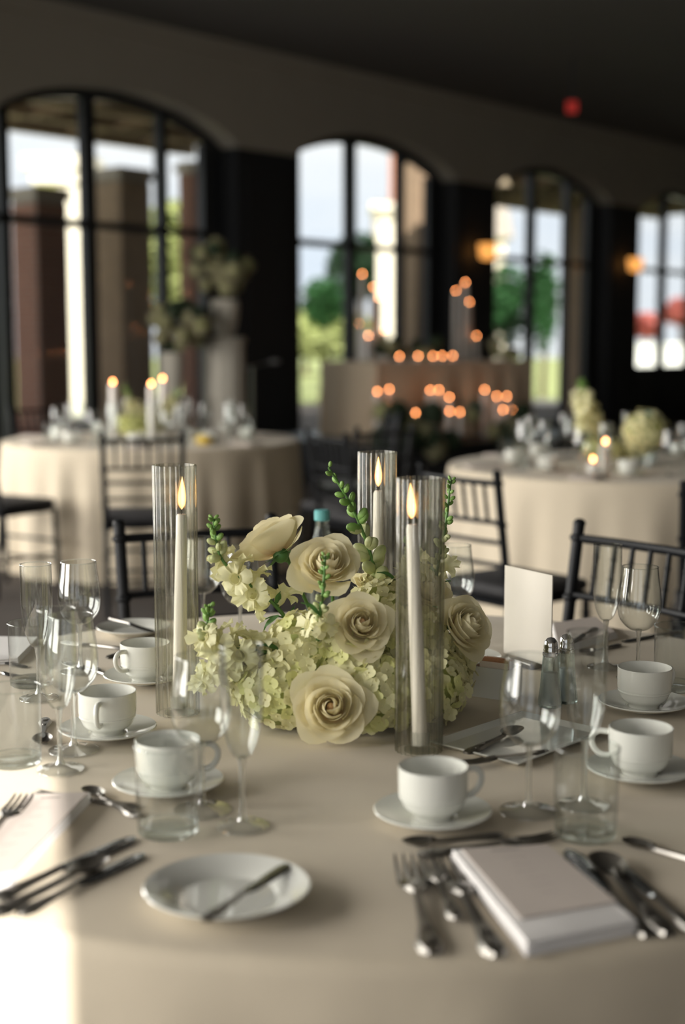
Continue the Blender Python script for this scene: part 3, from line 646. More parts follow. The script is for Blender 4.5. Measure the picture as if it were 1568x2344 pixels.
vs = rr(a_*.86, b_*.82, .0005)+rr(a_, b_, .009)+rr(a_-.003, b_-.003, .0098)+rr(a_*.85, b_*.80, .0045); mb.add(vs, [(i*4+j, i*4+(j+1) % 4, i*4+4+(j+1) % 4, i*4+4+j) for i in range(3) for j in range(4)]+[(3, 2, 1, 0), (12, 13, 14, 15)])
obj('dish', mb.mesh('dish', 'china', False), t)
cutlery(SPOON, (1066, 1728), (1168, 1684), 'small silver spoon lying on the white tray', .756, .95, 'spoons'); cutlery(FORK, (1255, 1722), (1118, 1742), 'small silver fork lying on the white tray', .756, .75, 'forks')
t = thing('water_bottle', 'clear glass water bottle with teal screw cap behind the flowers', 'bottle', (-.043, 2.88, Z))
obj('glass_body', MB().lathe(spline([(.0001, .001), (.032, .001), (.034, .006), (.034, .10), (.033, .14), (.024, .175), (.0155, .205), (.0145, .228)], 4), 28).mesh('glass_body', 'water'), t)
mb = MB(); vs = []
for z, q in ((.226, 1), (.2285, 1.04), (.246, 1.04), (.2485, .9)):
    for j in range(36): r = .0158*q*(1 if j % 2 else .955); vs.append((r*math.cos(2*PI*j/36), r*math.sin(2*PI*j/36), z))
mb.add(vs, [(i*36+j, i*36+(j+1) % 36, (i+1)*36+(j+1) % 36, (i+1)*36+j) for i in range(3) for j in range(36)]+[tuple(range(108, 144))])
obj('screw_cap', mb.mesh('screw_cap', 'teal', False), t)
# ---- napkins with menus
def napkin(corners, h, label, menu=None, lines=0, mname='menu_sheet'):
    c = [Vector((*q, 0)) for q in corners]; cen = sum(c, Vector())/4; mb = MB(); n = 10; rnd = random.Random(len(label))
    t = thing('folded_napkin', label, 'napkin', (cen.x, cen.y, Z), 0, 'folded napkins')
    for L in range(3):
        z0 = h*L/3+.0003*L; z1 = h*(L+1)/3-.0006; ins = .006*L if L else 0
        def pt(u, v, z): return c[0]*(1-u)*(1-v)+c[1]*u*(1-v)+c[2]*u*v+c[3]*(1-u)*v-cen+Vector((0, 0, z))
        ring = [(i/n, 0) for i in range(n)]+[(1, i/n) for i in range(n)]+[(1-i/n, 1) for i in range(n)]+[(0, 1-i/n) for i in range(n)]
        k = len(ring); rows = []
        for z, s_ in ((z0, .985-.01*L), (z0+(z1-z0)*.3, 1.0-.012*L), (z0+(z1-z0)*.7, 1.0-.012*L), (z1, .985-.012*L)):
            rows.append([pt(.5+(u-.5)*s_*(1+rnd.uniform(-.004, .004)), .5+(v-.5)*s_, z) for u, v in ring])
        vs = [p for r_ in rows for p in r_]; fs = [(i*k+j, i*k+(j+1) % k, (i+1)*k+(j+1) % k, (i+1)*k+j) for i in range(3) for j in range(k)]+[tuple(range(k-1, -1, -1)), tuple(range(3*k, 4*k))]
        obj('fold', MB().add(vs, fs).mesh('fold', 'napkin'), t)
    if menu:
        u0, u1, v0, v1 = menu
        def q(u, v, z): return c[0]*(1-u)*(1-v)+c[1]*u*(1-v)+c[2]*u*v+c[3]*(1-u)*v+Vector((0, 0, z))
        o = q(.5, .5, 0); zz = Z+h+.0004
        me = thing('menu_sheet', mname, 'menu', (o.x, o.y, zz), 0, 'printed menus')
        P4 = [q(u0, v0, 0)-o, q(u1, v0, 0)-o, q(u1, v1, 0)-o, q(u0, v1, 0)-o]
        obj('sheet', MB().add(P4+[p+Vector((0, 0, .0016)) for p in P4], [(3, 2, 1, 0), (4, 5, 6, 7)]+[(i, (i+1) % 4, (i+1) % 4+4, i+4) for i in range(4)]).mesh('sheet', 'menu', False), me)
        for (fu0, fu1, fv, th) in lines:
            def s_(fu, fv): return P4[0]*(1-fu)*(1-fv)+P4[1]*fu*(1-fv)+P4[2]*fu*fv+P4[3]*(1-fu)*fv+Vector((0, 0, .0019))
            k = fu0; mb = MB(); rn = random.Random(int(fv*100))
            while k < fu1:
                e = min(k+rn.uniform(.02, .05), fu1); mb.add([s_(k, fv), s_(e, fv), s_(e, fv+th), s_(k, fv+th)], [(0, 1, 2, 3)]); k = e+.012
            obj('printed_line', mb.mesh('printed_line', 'ink', False), me)
def Q(*p): v = onz(*p); return (v.x, v.y)
LINES = [(.30, .62, .93, .012)]+[(.36+.03*(k % 2), .62-.02*(k % 3), .80-.11*k, .004) for k in range(6)]
napkin([Q(1205, 2195), Q(1462, 2140), Q(1250, 1962), Q(1030, 1972)], .016, 'thick folded white napkin at lower right carrying a printed menu', (.10, .985, .20, .97), LINES, 'printed beige menu lying on the napkin at lower right')
napkin([Q(-140, 2080), Q(25, 2035), Q(212, 1835), Q(60, 1840)], .014, 'folded white napkin in bright sun at lower left edge', (.04, .97, .05, .97), LINES, 'printed menu in bright sun at lower left edge')
napkin([Q(-90, 1530), Q(42, 1520), Q(90, 1470), Q(-20, 1468)], .012, 'folded white napkin at far left picture edge', None)
napkin([Q(1275, 1500), Q(1415, 1462), Q(1365, 1424), Q(1262, 1440)], .012, 'folded napkin right of the upright blank card', (.04, .96, .05, .96), LINES, 'beige menu on the napkin right of the upright card')
# ---- cutlery
cutlery(FORK, (990, 2190), (930, 1962), 'large silver fork, leftmost of three beside the lower right napkin', group='forks')
cutlery(FORK, (1046, 2108), (972, 1960), 'short silver fork, middle of three beside the lower right napkin', .7535, .86, group='forks')
cutlery(FORK, (1140, 2196), (1012, 1966), 'large silver fork, nearest the lower right napkin', group='forks')
cutlery(SPOON, (1150, 1914), (932, 1938), 'silver dessert spoon below the nearest saucer', group='spoons')
cutlery(FORK, (955, 1962), (1275, 1920), 'silver dessert fork between nearest saucer and napkin', .7506, group='forks')
cutlery(KNIFE, (1482, 2150), (1300, 1950), 'silver knife right along the edge of lower right napkin', group='knives')
cutlery(SPOON, (1530, 2146), (1362, 1962), 'silver soup spoon between two knives at lower right', group='spoons')
cutlery(KNIFE, (1590, 2135), (1408, 1978), 'silver knife at lower right, outermost from the napkin', group='knives')
cutlery(KNIFE, (-20, 2065), (308, 1920), 'silver knife at lower left, upper of the three', group='knives')
cutlery(KNIFE, (40, 2098), (330, 1958), 'silver knife at lower left, lowest of the three', group='knives')
cutlery(SPOON, (-25, 2100), (300, 1950), 'silver spoon at lower left between two knives', .7506, 1.1, group='spoons')
cutlery(SPOON, (318, 1872), (195, 1812), 'silver spoon above the sunlit menu at left', group='spoons')
cutlery(FORK, (318, 1850), (128, 1826), 'silver dessert fork beside the front left coffee cup', .7506, .8, group='forks')
cutlery(FORK, (-60, 1955), (58, 1826), 'silver fork cut off by left edge above sunlit napkin', .7665, 1, group='forks')
cutlery(SPOON, (104, 1648), (96, 1712), 'silver teaspoon left of the sunlit flute foot', group='spoons')
bt = [onz(466, 2112, .768), onz(655, 1986, .768)]
cutlery(KNIFE, tuple(bt[0]), tuple(bt[1]), 'silver butter knife laid across the front bread plate', scale=.82, group='knives')
bt = [onz(252, 1416, .772), onz(362, 1452, .766)]
cutlery(KNIFE, tuple(bt[0]), tuple(bt[1]), 'silver butter knife on the far left bread plate', scale=.75, group='knives')
cutlery(SPOON, (245, 1508), (328, 1480), 'silver spoon between far left cup and far left plate', group='spoons')
cutlery(FORK, (300, 1488), (190, 1478), 'silver fork near the far left bread plate', group='forks')
cutlery(FORK, (268, 1552), (200, 1534), 'silver fork touching shade of far left saucer', .7506, .8, group='forks')
cutlery(KNIFE, (-70, 1500), (56, 1528), 'silver knife at left picture edge, farther of two', group='knives')
cutlery(KNIFE, (-60, 1532), (50, 1552), 'silver knife at left picture edge, nearer of two', group='knives')
cutlery(KNIFE, (1365, 1440), (1290, 1482), 'silver knife on the menu right of the upright card', .7648, .8, group='knives')
cutlery(SPOON, (1420, 1478), (1350, 1496), 'silver spoon behind the front right flute', group='spoons')
cutlery(KNIFE, (1560, 1448), (1440, 1468), 'dark silver knife near the far right stemware', group='knives')
cutlery(SPOON, (1660, 1990), (1546, 1962), 'silver spoon tip poking in at right picture edge', group='spoons')
# ================================================================== candles in fluted glass sleeves
def flute_sleeve(x, y, label):
    n, nf, Rr, H = 264, 22, .0345, .404; mb = MB(); vs = []
    for r0, z, s_ in ((Rr-.0026, .001, 0), (Rr, .001, 1), (Rr, .012, 1), (Rr, H*.5, 1), (Rr, H-.003, 1), (Rr-.0005, H, 1), (Rr-.0024, H, 0), (Rr-.0026, H-.003, 0), (Rr-.0026, H*.5, 0)):
        for j in range(n):
            a = 2*PI*j/n; f = .0030*(abs(math.sin(nf*a/2))-.62) if s_ else -.0002*abs(math.sin(nf*a/2)); vs.append(((r0+f)*math.cos(a), (r0+f)*math.sin(a), z))
    k = 9; mb.add(vs, [(i*n+j, i*n+(j+1) % n, ((i+1) % k)*n+(j+1) % n, ((i+1) % k)*n+j) for i in range(k) for j in range(n)])
    t = thing('glass_cylinder', label, 'glass sleeve', (x, y, Z), 0, 'fluted glass candle sleeves')
    obj('fluted_wall', mb.mesh('fluted_wall', 'flute'), t)
    return t
FLAME = MB().lathe(spline([(.0001, 0), (.0048, .005), (.0068, .012), (.0058, .020), (.0030, .030), (.0001, .038)], 4), 14).mesh('flame', 'flame')
def taper(x, y, top, label, lean=(0, 0), w=.0112):
    t = thing('candle_holder', 'small clear glass holder at the foot of the '+label, 'candle holder', (x, y, Z), 0, 'glass taper holders')
    obj('foot', MB().lathe([(0, .0005), (.024, .0005), (.024, .004), (.015, .007), (.013, .009), (0, .009)], 28).mesh('foot', 'solid'), t)
    obj('cup', MB().lathe([(.0135, .009), (.0145, .016), (.0150, .030), (.0140, .030), (.0130, .016), (.0120, .0095)], 28).mesh('cup', 'solid'), t)
    b = Vector((x, y, Z+.0095)); p = Vector((x+lean[0], y+lean[1], top)); c = thing('taper_candle', 'lit ivory '+label, 'candle', b, 0, 'lit taper candles'); d = p-b; L = d.length
    c.rotation_euler = d.to_track_quat('Z', 'Y').to_euler()
    obj('wax', MB().lathe([(0, 0), (w*.95, 0), (w, .01), (w*.93, L*.5), (w*.80, L-.006), (w*.6, L-.001), (0, L-.0015)], 24).mesh('wax', 'wax'), c)
    obj('wick', MB().tube([(0, 0, L-.002), (.0004, 0, L+.006), (.0016, 0, L+.011)], .0008, 6).mesh('wick', 'wick'), c)
    f = obj('flame', FLAME, c, (0, 0, L+.006)); f.scale = (1, 1, 1.4)
for cx, cy_, tp, ln, d in ((-.267, 2.192, (420, 1176), (.008, .004), 'on the left'), (.062, 2.457, (862, 1122), (0, .002), 'at the back'), (.1125, 1.984, (932, 1199), (-.014, .002), 'in front on the right')):
    flute_sleeve(cx, cy_, 'clear fluted glass cylinder around the taper candle '+d)
    z = aty(tp[0], tp[1], cy_).z; taper(cx+.002, cy_, z, 'taper candle '+d, ln)
# ================================================================== the cream centrepiece
def frame_z(axis, origin, spin=0, sc=1):
    return Matrix.Translation(origin) @ Vector(axis).to_track_quat('Z', 'Y').to_matrix().to_4x4() @ Matrix.Rotation(spin, 4, 'Z') @ Matrix.Scale(sc, 4)
NPET = 28
def lerp(a, b, t): return a+(b-a)*t
PETALS = []
for k in range(NPET):
    t_ = k/(NPET-1); phi = k*2.39996; Rr, H = .05, .052; rn = random.Random(k)
    rt, zt = lerp(.09, 1.0, t_**1.15)*Rr, lerp(.98, .52, t_**1.6)*H; rm, zm = lerp(.30, .86, t_)*Rr, lerp(.45, .10, t_)*H
    wrap = lerp(1.25, .80, t_); curl = max(0, t_-.25)*.016; rip = rn.uniform(-.4, .4)
    def pf(u, v):
        x = 2*u-1; vm = 1-.16*abs(x)**2.2-.06*(1-abs(x))*0; v2 = v*vm
        r = 2*v2*(1-v2)*rm+v2*v2*rt; z = 2*v2*(1-v2)*zm+v2*v2*zt
        e = max(0, v2-.72)/.28; r += curl*e*e*(1+.3*math.sin(3*x+rip)); z -= curl*.55*e*e*e
        r += .0018*x+.0012*math.sin(5*x+k)*v2*t_
        a = phi+x*wrap*(math.sin(min(v2*1.25, 1)*PI/2)*.8+.2)*lerp(1, .95, v2)
        return (r*math.cos(a), r*math.sin(a), z)
    PETALS.append(MB().grid(pf, 8, 7).mesh('petal', 'rose'))
HEART = MB().lathe(spline([(.0001, 0), (.006, .008), (.0062, .022), (.0045, .036), (.0001, .046)], 3), 14).mesh('rose', 'rosebud')
SEPAL = MB().ell((0, 0, -.002), (.011, .011, .010), 10, 6)
for k in range(5):
    a = k*2*PI/5; SEPAL.strip([(.008, .004, .0, .001), (.02, .005, .004, .001), (.034, .001, .004, .0006)]) if 0 else SEPAL.grid(lambda u, v, a=a: ((.008+.03*v)*math.cos(a)-(u-.5)*.012*(1-v)*math.sin(a), (.008+.03*v)*math.sin(a)+(u-.5)*.012*(1-v)*math.cos(a), -.002-.006*v+.0*u), 2, 4)
SEPALM = SEPAL.mesh('sepal', 'leaf')
def rose(par, base, axis, sc, spin=0, npet=NPET, open_=1, label=None):
    r = obj('rose', HEART, par, R=frame_z(axis, base, spin, sc))
    if label: r['label'] = label
    for k in range(npet):
        p = obj('petal', PETALS[k], r)
        if k > 16: p.rotation_euler = (random.uniform(-.08, .08), random.uniform(-.08, .08), random.uniform(-.1, .1))
    obj('sepal', SEPALM, r)
    return r
def floret_mesh(m, seed, n=4, L=.0105):
    mb = MB(); rn = random.Random(seed)
    for q in range(n):
        a = q*2*PI/n+rn.uniform(-.12, .12); l = L*rn.uniform(.9, 1.15); w = l*.62; b = rn.uniform(0, .5); ca, sa = math.cos(a), math.sin(a)
        pts = [(0, 0, 0), (l*.5, -w, b*l*.4), (l*.95, -w*.6, b*l*.9), (l*1.08, 0, b*l*.75), (l*.95, w*.6, b*l*.9), (l*.5, w, b*l*.4), (l*.55, 0, b*l*.22)]
        mb.add([(x*ca-y*sa, x*sa+y*ca, z) for x, y, z in pts], [(0, 1, 6), (1, 2, 6), (2, 3, 6), (3, 4, 6), (4, 5, 6), (5, 0, 6)])
    mb.ell((0, 0, .001), .0016, 6, 4); return mb.mesh('floret', m)
FLO = [floret_mesh(m, s) for s, m in enumerate(('hyd', 'hyd', 'hydg', 'hyd', 'hydg', 'hyd'))]
bq = thing('flower_arrangement', 'low lush centrepiece of cream roses, hydrangeas and snapdragons on the foreground table', 'flowers', (.02, 2.19, Z))
BO = Vector((.02, 2.19, Z))
def bl(px, py, Y): return aty(px, py, Y)-BO
obj('bowl', MB().lathe([(0, .001), (.07, .001), (.085, .01), (.09, .07), (.086, .07), (.08, .012), (0, .006)], 32).mesh('bowl', 'china'), bq)
heads = []
for px, py, Y, r in ((640, 1592, 2.105, .066), (735, 1590, 2.09, .06), (868, 1588, 2.09, .066), (962, 1580, 2.13, .07), (700, 1490, 2.12, .064), (800, 1510, 2.11, .06), (935, 1480, 2.16, .066), (985, 1555, 2.22, .068), (600, 1540, 2.20, .06), (880, 1400, 2.20, .055), (700, 1500, 2.28, .07), (880, 1500, 2.30, .07)):
    heads.append((bl(px, py, Y), r))
allf = []
rn = random.Random(21)
for hi, (c, r) in enumerate(heads):
    hd = obj('hydrangea_head', MB().ell((0, 0, 0), (r*.86, r*.86, r*.80), 16, 10).mesh('hydrangea_head', 'hydcore'), bq, c)
    if c.z-r*.8 < .006: hd.location.z = max(c.z, .006+r*.8-.0); c = hd.location.copy()
    n = int(175*(r/.066)**2)
    for k in range(n):
        y = 1-2*(k+.5)/n; ph = k*2.39996; q = math.sqrt(1-y*y); nrm = Vector((q*math.cos(ph), q*math.sin(ph), y))
        p = Vector((nrm.x*r, nrm.y*r, nrm.z*r*.93))*rn.uniform(.90, 1.08); w = p+c
        if w.z < .014: continue
        if any((w-c2).length < r2*.86 for j, (c2, r2) in enumerate(heads) if j != hi): continue
        nn = (nrm+Vector((rn.uniform(-.48, .48), rn.uniform(-.48, .48), rn.uniform(-.48, .48)))).normalized()
        vis = (w+BO-Vector((0, 0, CAMZ))).length if nn.y < .35 else 99+w.y
        allf.append((vis, hd, frame_z(nn, p, rn.random()*6, rn.uniform(.85, 1.25)), rn.choice((0, 1, 2, 3, 4, 5) if c.z < .11 else (0, 1, 3, 5, 0, 4))))
allf.sort(key=lambda a: a[0])
for vis, hd, R, k in allf[:298]: obj('floret', FLO[k], hd, R=R)
st = MB()
for vis, hd, R, k in allf[298:]:
    me = FLO[k]; R2 = Matrix.Translation(hd.location) @ R; st.add([R2 @ v.co for v in me.vertices], [tuple(p.vertices) for p in me.polygons])
o = obj('back_florets', st.mesh('back_florets', 'hyd'), bq); o['kind'] = 'stuff'
V = Vector
def ro(px, py, Y, axis, sc, depth=.028, **k):
    c = bl(px, py, Y); ax = V(axis).normalized(); return rose(bq, c-ax*depth*sc, ax, sc, random.random()*6, **k)
ro(758, 1618, 2.005, (-.05, -1, .42), 1.12, label='large open cream rose with peach heart low at the front')
ro(828, 1425, 2.07, (.12, -1, .55), .95, label='open cream rose at the centre')
ro(748, 1288, 2.13, (.10, -.75, .75), 1.05, label='open cream rose near the top')
ro(618, 1228, 2.20, (-.45, .35, .72), 1.22, label='cream rose turned away showing its green sepals')
ro(1072, 1428, 2.16, (.62, -.62, .62), 1.0, label='cream rose leaning out to the right')
ro(978, 1345, 2.22, (.3, -.6, .8), .80, label='cream rose behind the front glass cylinder')
ro(850, 1335, 2.26, (.3, -.2, .9), .70, label='small cream rose behind the centre')
def stemtube(pts, r0=.0036, r1=.0018, name='stem'):
    q = [Vector(p) for p in spline([tuple(p) for p in pts], 6)]; k = len(q); return q, MB().tube(q, [lerp(r0, r1, i/(k-1)) for i in range(k)], 7)
for pts in ([(652, 1262, 2.205), (680, 1330, 2.2), (720, 1420, 2.19)], [(1050, 1450, 2.17), (1010, 1500, 2.17), (960, 1540, 2.18)], [(760, 1330, 2.16), (765, 1450, 2.19)], [(960, 1370, 2.23), (930, 1460, 2.22)]):
    q, mb = stemtube([bl(*p) for p in pts], .003, .003); obj('rose_stem', mb.mesh('rose_stem', 'stem'), bq)
# snapdragons
BUD = [MB().ell((0, 0, .008), (.0045, .0052, .0085), 8, 6).mesh('bud', m) for m in ('bud', 'palebud')]
def snapf(seed):
    mb = MB(); rn = random.Random(seed); rnk = [rn.random() for _ in range(5)]
    mb.lathe(spline([(.003, 0), (.0062, .006), (.0068, .013), (.008, .017)], 2), 10)
    for q, (a0, l, up) in enumerate(((1.57, .017, .85), (2.6, .014, .55), (.55, .014, .55), (4.1, .016, .2), (5.3, .016, .2))):
        def lf(u, v, a0=a0, l=l, up=up):
            x = (u-.5)*2; a = a0+x*.62*(1-.1*v); r = .0065+l*v*(1-.22*x*x); z = .014+up*l*v*(.75+.5*rnk[q])-.010*v*v*rnk[q]+.0034*math.sin(7*x+seed*2+q)*v*v
            return (r*math.cos(a), r*math.sin(a), z)
        mb.grid(lf, 5, 4)
    return mb.mesh('blossom', 'snap')
SNF = [snapf(s) for s in range(4)]
CAL = MB().ell((0, 0, 0), (.0042, .0042, .0035), 7, 5).mesh('calyx', 'leaf')
LEAF = MB().grid(lambda u, v: ((u-.5)*.011*math.sin(PI*min(v+.12, 1)), .034*v, .006*math.sin(v*2.6)+.004*abs(u-.5)), 4, 6).mesh('leaf', 'leaf')
def snapdragon(pts, open_from, n, label, size=1.0, leaves=3, par=None, off=None, budfrac=.35, bs=1.0):
    q, mb = stemtube([bl(*p) if off is None else aty(*p)-off for p in pts]); s = obj('snapdragon_stem', mb.mesh('snapdragon_stem', 'stem'), par or bq); s['label'] = label
    rn = random.Random(n*7+int(pts[0][0])); k = len(q)-1
    for i in range(n):
        f = lerp(open_from, 1, i/(n-1)); j = min(int(f*k), k-1); p = q[j].lerp(q[j+1], f*k-j); d = (q[min(j+1, k)]-q[max(j-1, 0)]).normalized()
        a = i*2.2+rn.uniform(-.3, .3); e1 = d.orthogonal().normalized(); e2 = d.cross(e1); out = (e1*math.cos(a)+e2*math.sin(a)); g = (f-open_from)/(1-open_from)
        ax = (out+d*lerp(.35, 1.1, g)).normalized()
        if g < 1-budfrac: 
            b = obj('blossom', SNF[i % 4], s, R=frame_z(ax, p+out*.003, rn.uniform(-.4, .4)+PI/2, size*lerp(1.45, 1.0, g)))
        else:
            gg = (g-(1-budfrac))/budfrac; obj('bud', BUD[1] if gg < .4 else BUD[0], s, R=frame_z(ax, p+out*.002, 0, size*lerp(1.35*bs, .6, gg)))
    if budfrac > .2:
        nb = 16
        for i in range(nb):
            g = lerp(1-budfrac, 1, i/(nb-1)); f = open_from+g*(1-open_from); j = min(int(f*k), k-1); p = q[j].lerp(q[j+1], f*k-j); d = (q[min(j+1, k)]-q[max(j-1, 0)]).normalized()
            a = i*2.4+1; e1 = d.orthogonal().normalized(); e2 = d.cross(e1); out = e1*math.cos(a)+e2*math.sin(a); obj('bud', BUD[0 if i > 6 else 1], s, R=frame_z((out+d*.8).normalized(), p+out*.002, 0, size*lerp(1.25*bs, .55, i/(nb-1))))
    for i in range(leaves):
        f = .1+.8*open_from*i/max(1, leaves); j = min(int(f*k), k-1); a = i*2.5
        d = (q[min(j+1, k)]-q[j]).normalized(); e1 = d.orthogonal().normalized(); e2 = d.cross(e1)
        out = (e1*math.cos(a)+e2*math.sin(a)+d*.6).normalized(); obj('leaf', LEAF, s, R=Matrix.Translation(q[j]) @ out.to_track_quat('Y', 'Z').to_matrix().to_4x4())
snapdragon([(680, 1450, 2.17), (625, 1380, 2.165), (560, 1330, 2.16), (505, 1275, 2.15), (488, 1188, 2.15)], .22, 16, 'long snapdragon reaching up to the left')
snapdragon([(680, 1505, 2.12), (590, 1490, 2.09), (520, 1482, 2.08), (478, 1455, 2.08), (478, 1388, 2.08)], .18, 15, 'low snapdragon arching out to the left')
snapdragon([(640, 1520, 2.13), (560, 1500, 2.10), (500, 1530, 2.09), (470, 1560, 2.09)], .15, 14, 'drooping snapdragon at lower left', budfrac=.1)
snapdragon([(880, 1400, 2.25), (862, 1320, 2.25), (835, 1230, 2.24), (800, 1150, 2.23), (752, 1070, 2.22)], .12, 15, 'tall snapdragon rising at the centre', budfrac=.86, bs=1.75, leaves=5)
snapdragon([(728, 1470, 2.08), (732, 1410, 2.04), (740, 1350, 2.02), (744, 1272, 2.02)], .15, 16, 'green snapdragon tip in front of the roses', .75, 5, budfrac=.85)
snapdragon([(985, 1420, 2.25), (1000, 1310, 2.25), (1020, 1200, 2.25), (1032, 1098, 2.25)], .35, 16, 'green snapdragon tip behind the front glass cylinder', .8, 4, budfrac=.95)
snapdragon([(905, 1440, 2.24), (930, 1380, 2.23), (950, 1300, 2.23), (935, 1230, 2.23)], .3, 12, 'short snapdragon behind front cylinder', .9, 3, budfrac=.4)
for px, py, Y, ang in ((640, 1260, 2.2, .3), (715, 1320, 2.17, 2), (905, 1330, 2.22, 1), (640, 1410, 2.15, 2.6), (730, 1410, 2.03, .8), (600, 1480, 2.08, 1.8), (640, 1490, 2.08, 1.2), (990, 1480, 2.15, 4), (1015, 1400, 2.2, 5)):
    obj('leaf', LEAF, bq, R=frame_z((math.cos(ang), -.5, math.sin(ang)), bl(px, py, Y), ang, 1.1))

# ================================================================== background place settings and flowers
def bg_arrangement(name, label, cx, cy, z, blobs, extra=None, cat='flowers', group=None, vase=None, seed=1, m=('hyd', 'hydg')):
    t = thing(name, label, cat, (cx, cy, z), 0, group); rn = random.Random(seed)
    if vase: obj('vase', MB().lathe([(0, .001), (vase[0]*.8, .001), (vase[0], vase[1]), (vase[0]*.94, vase[1]), (vase[0]*.74, .008), (0, .008)], 24).mesh('vase', vase[2]), t)
    for (x, y, zz, r, mm) in blobs:
        hd = obj('flower_head', MB().ell((x, y, zz), (r*.85,)*3, 12, 8).mesh('flower_head', 'hydcore' if mm != 'darkleaf' else 'darkleaf'), t); st = MB(); n = int(60*(r/.06)**1.2)
        src = FLO[0]; vv = [v.co.copy() for v in src.vertices]; ff = [tuple(p.vertices) for p in src.polygons]
        for k in range(n):
            yv = 1-2*(k+.5)/n; ph = k*2.39996; q = math.sqrt(1-yv*yv); nr = Vector((q*math.cos(ph), q*math.sin(ph), yv)); p = Vector((x, y, zz))+nr*r*rn.uniform(.85, 1.1)
            if p.z < .005: continue
            R = frame_z((nr+Vector((rn.uniform(-.4, .4),)*3)).normalized(), p, rn.random()*6, rn.uniform(1, 1.5)*max(1, r/.09)); st.add([R @ v for v in vv], ff)
        o = obj('florets', st.mesh('florets', mm), hd); o['kind'] = 'stuff'
    return t
CYL = proto('candle_glass'); pp(CYL, 'glass_wall', rim(MB().lathe([(.036, .001), (.036, .24)], 28), .036, .24, .0015), 'tumbler')
def bgcandle(x, y, z, h, label, group, r=.022, glass=True, fs=1.0):
    t = thing('pillar_candle' if r > .015 else 'taper_candle', label, 'candle', (x, y, z), 0, group)
    obj('wax', MB().lathe([(0, 0.0005), (r, .0005), (r, h-.004), (r*.7, h), (0, h-.002)], 18).mesh('wax', 'wax'), t)
    obj('wick', MB().tube([(0, 0, h-.003), (0, 0, h+.008)], .001, 5).mesh('wick', 'wick'), t)
    f = obj('flame', MB().lathe(spline([(.0001, 0), (.0075, .008), (.009, .016), (.0065, .024), (.0001, .034)], 3), 12).mesh('flame', 'glow'), t, (0, 0, h+.003)); f.scale = (fs*.9, fs*.9, fs*.72)
    return t
ORD = ['first', 'second', 'third', 'fourth', 'fifth', 'sixth', 'seventh', 'eighth', 'ninth', 'tenth', 'eleventh', 'twelfth', 'thirteenth', 'fourteenth', 'fifteenth', 'sixteenth']
def settings(cx, cy, n, ph, side):
    for pr, nm, cat, r, tt, grp in ((WINE, 'clear wine glass', 'glass', .57, .02, 'wine glasses'), (FLUTE, 'slim clear flute', 'glass', .50, .10, 'flutes'), (TUMB, 'clear water tumbler', 'glass', .62, .12, 'tumblers'), (SAUC, 'white saucer', 'saucer', .56, -.16, 'saucers'), (CUP, 'white coffee cup', 'cup', .56, -.16, 'cups')):
        pts = []
        for k in range(n):
            a = ph+2*PI*k/n; ca, sa = math.cos(a), math.sin(a); pts.append((cx+r*ca-tt*sa, cy+r*sa+tt*ca))
        pts.sort(key=lambda p: p[0]/p[1])
        for i, (x, y) in enumerate(pts):
            clone(pr, 'blurred %s, %s from the left on the %s background table' % (nm, ORD[i], side), cat, (x, y, Z+(.0062 if pr is CUP else 0)), random.random()*6, '%s on the %s background table' % (grp, side))
settings(LX, LY, 8, .25, 'left'); settings(RX, RY, 9, .55, 'right')
# folded napkins and menus on the right background table
for side, cx, cy, ph in (('right', RX, RY, .65), ('left', LX, LY, .25)):
    L = sorted(((cx+.76*math.cos(ph+2*PI*k/7), cy+.76*math.sin(ph+2*PI*k/7), ph+2*PI*k/7) for k in range(7)), key=lambda p: p[0]/p[1])
    for i, (x, y, a) in enumerate(L):
        t = thing('folded_napkin', 'blurred folded napkin, %s from the left on the %s background table' % (ORD[i], side), 'napkin', (x, y, Z), a, 'napkins on the %s background table' % side)
        obj('fold', MB().rbox((-.09, -.06, 0), (.09, .06, .012), .005).mesh('fold', 'menu'), t)
# left table centre
q = aty(320, 960, LY); t = bg_arrangement('flower_arrangement', 'blurred yellow-green centrepiece on the left background table', q.x, LY+.02, Z, [(-.02, -.03, .07, .075, 'hydg'), (.09, 0, .10, .07, 'hyd'), (-.10, .03, .09, .06, 'hydg'), (.02, .05, .15, .06, 'hyd')], vase=(.09, .06, 'china'), seed=3)
off = Vector((q.x, LY+.02, Z))
snapdragon([(310, 960, LY), (300, 925, LY), (285, 885, LY)], .2, 12, 'blurred green snapdragon', 1.4, 4, t, off, .6); snapdragon([(360, 960, LY), (390, 920, LY), (405, 895, LY)], .2, 12, 'blurred snapdragon', 1.4, 4, t, off, .6)
for px, py, Y, d in ((258, 872, LY-.12, 'leftmost'), (346, 876, LY-.1, 'middle'), (372, 864, LY+.28, 'rearmost')):
    c = aty(px, py, Y); bgcandle(c.x, Y, Z, c.z-Z-.02, 'lit ivory candle on the left background table, '+d+' of three', 'candles on the left table'); clone(CYL, 'clear glass around the %s candle on left background table' % d, 'glass sleeve', (c.x, Y, Z), 0, 'candle glasses on the left table')
c = aty(466, 1002, LY-.55); t = thing('lemon', 'small blurred yellow fruit near right rim of left background table', 'fruit', (c.x, LY-.55, Z)); obj('fruit_body', MB().ell((0, 0, .034), (.048, .034, .034), 16, 10).mesh('fruit_body', 'yellow'), t); obj('fruit_tip', MB().ell((.05, 0, .034), (.008, .008, .008), 8, 6).mesh('fruit_tip', 'yellow'), t)
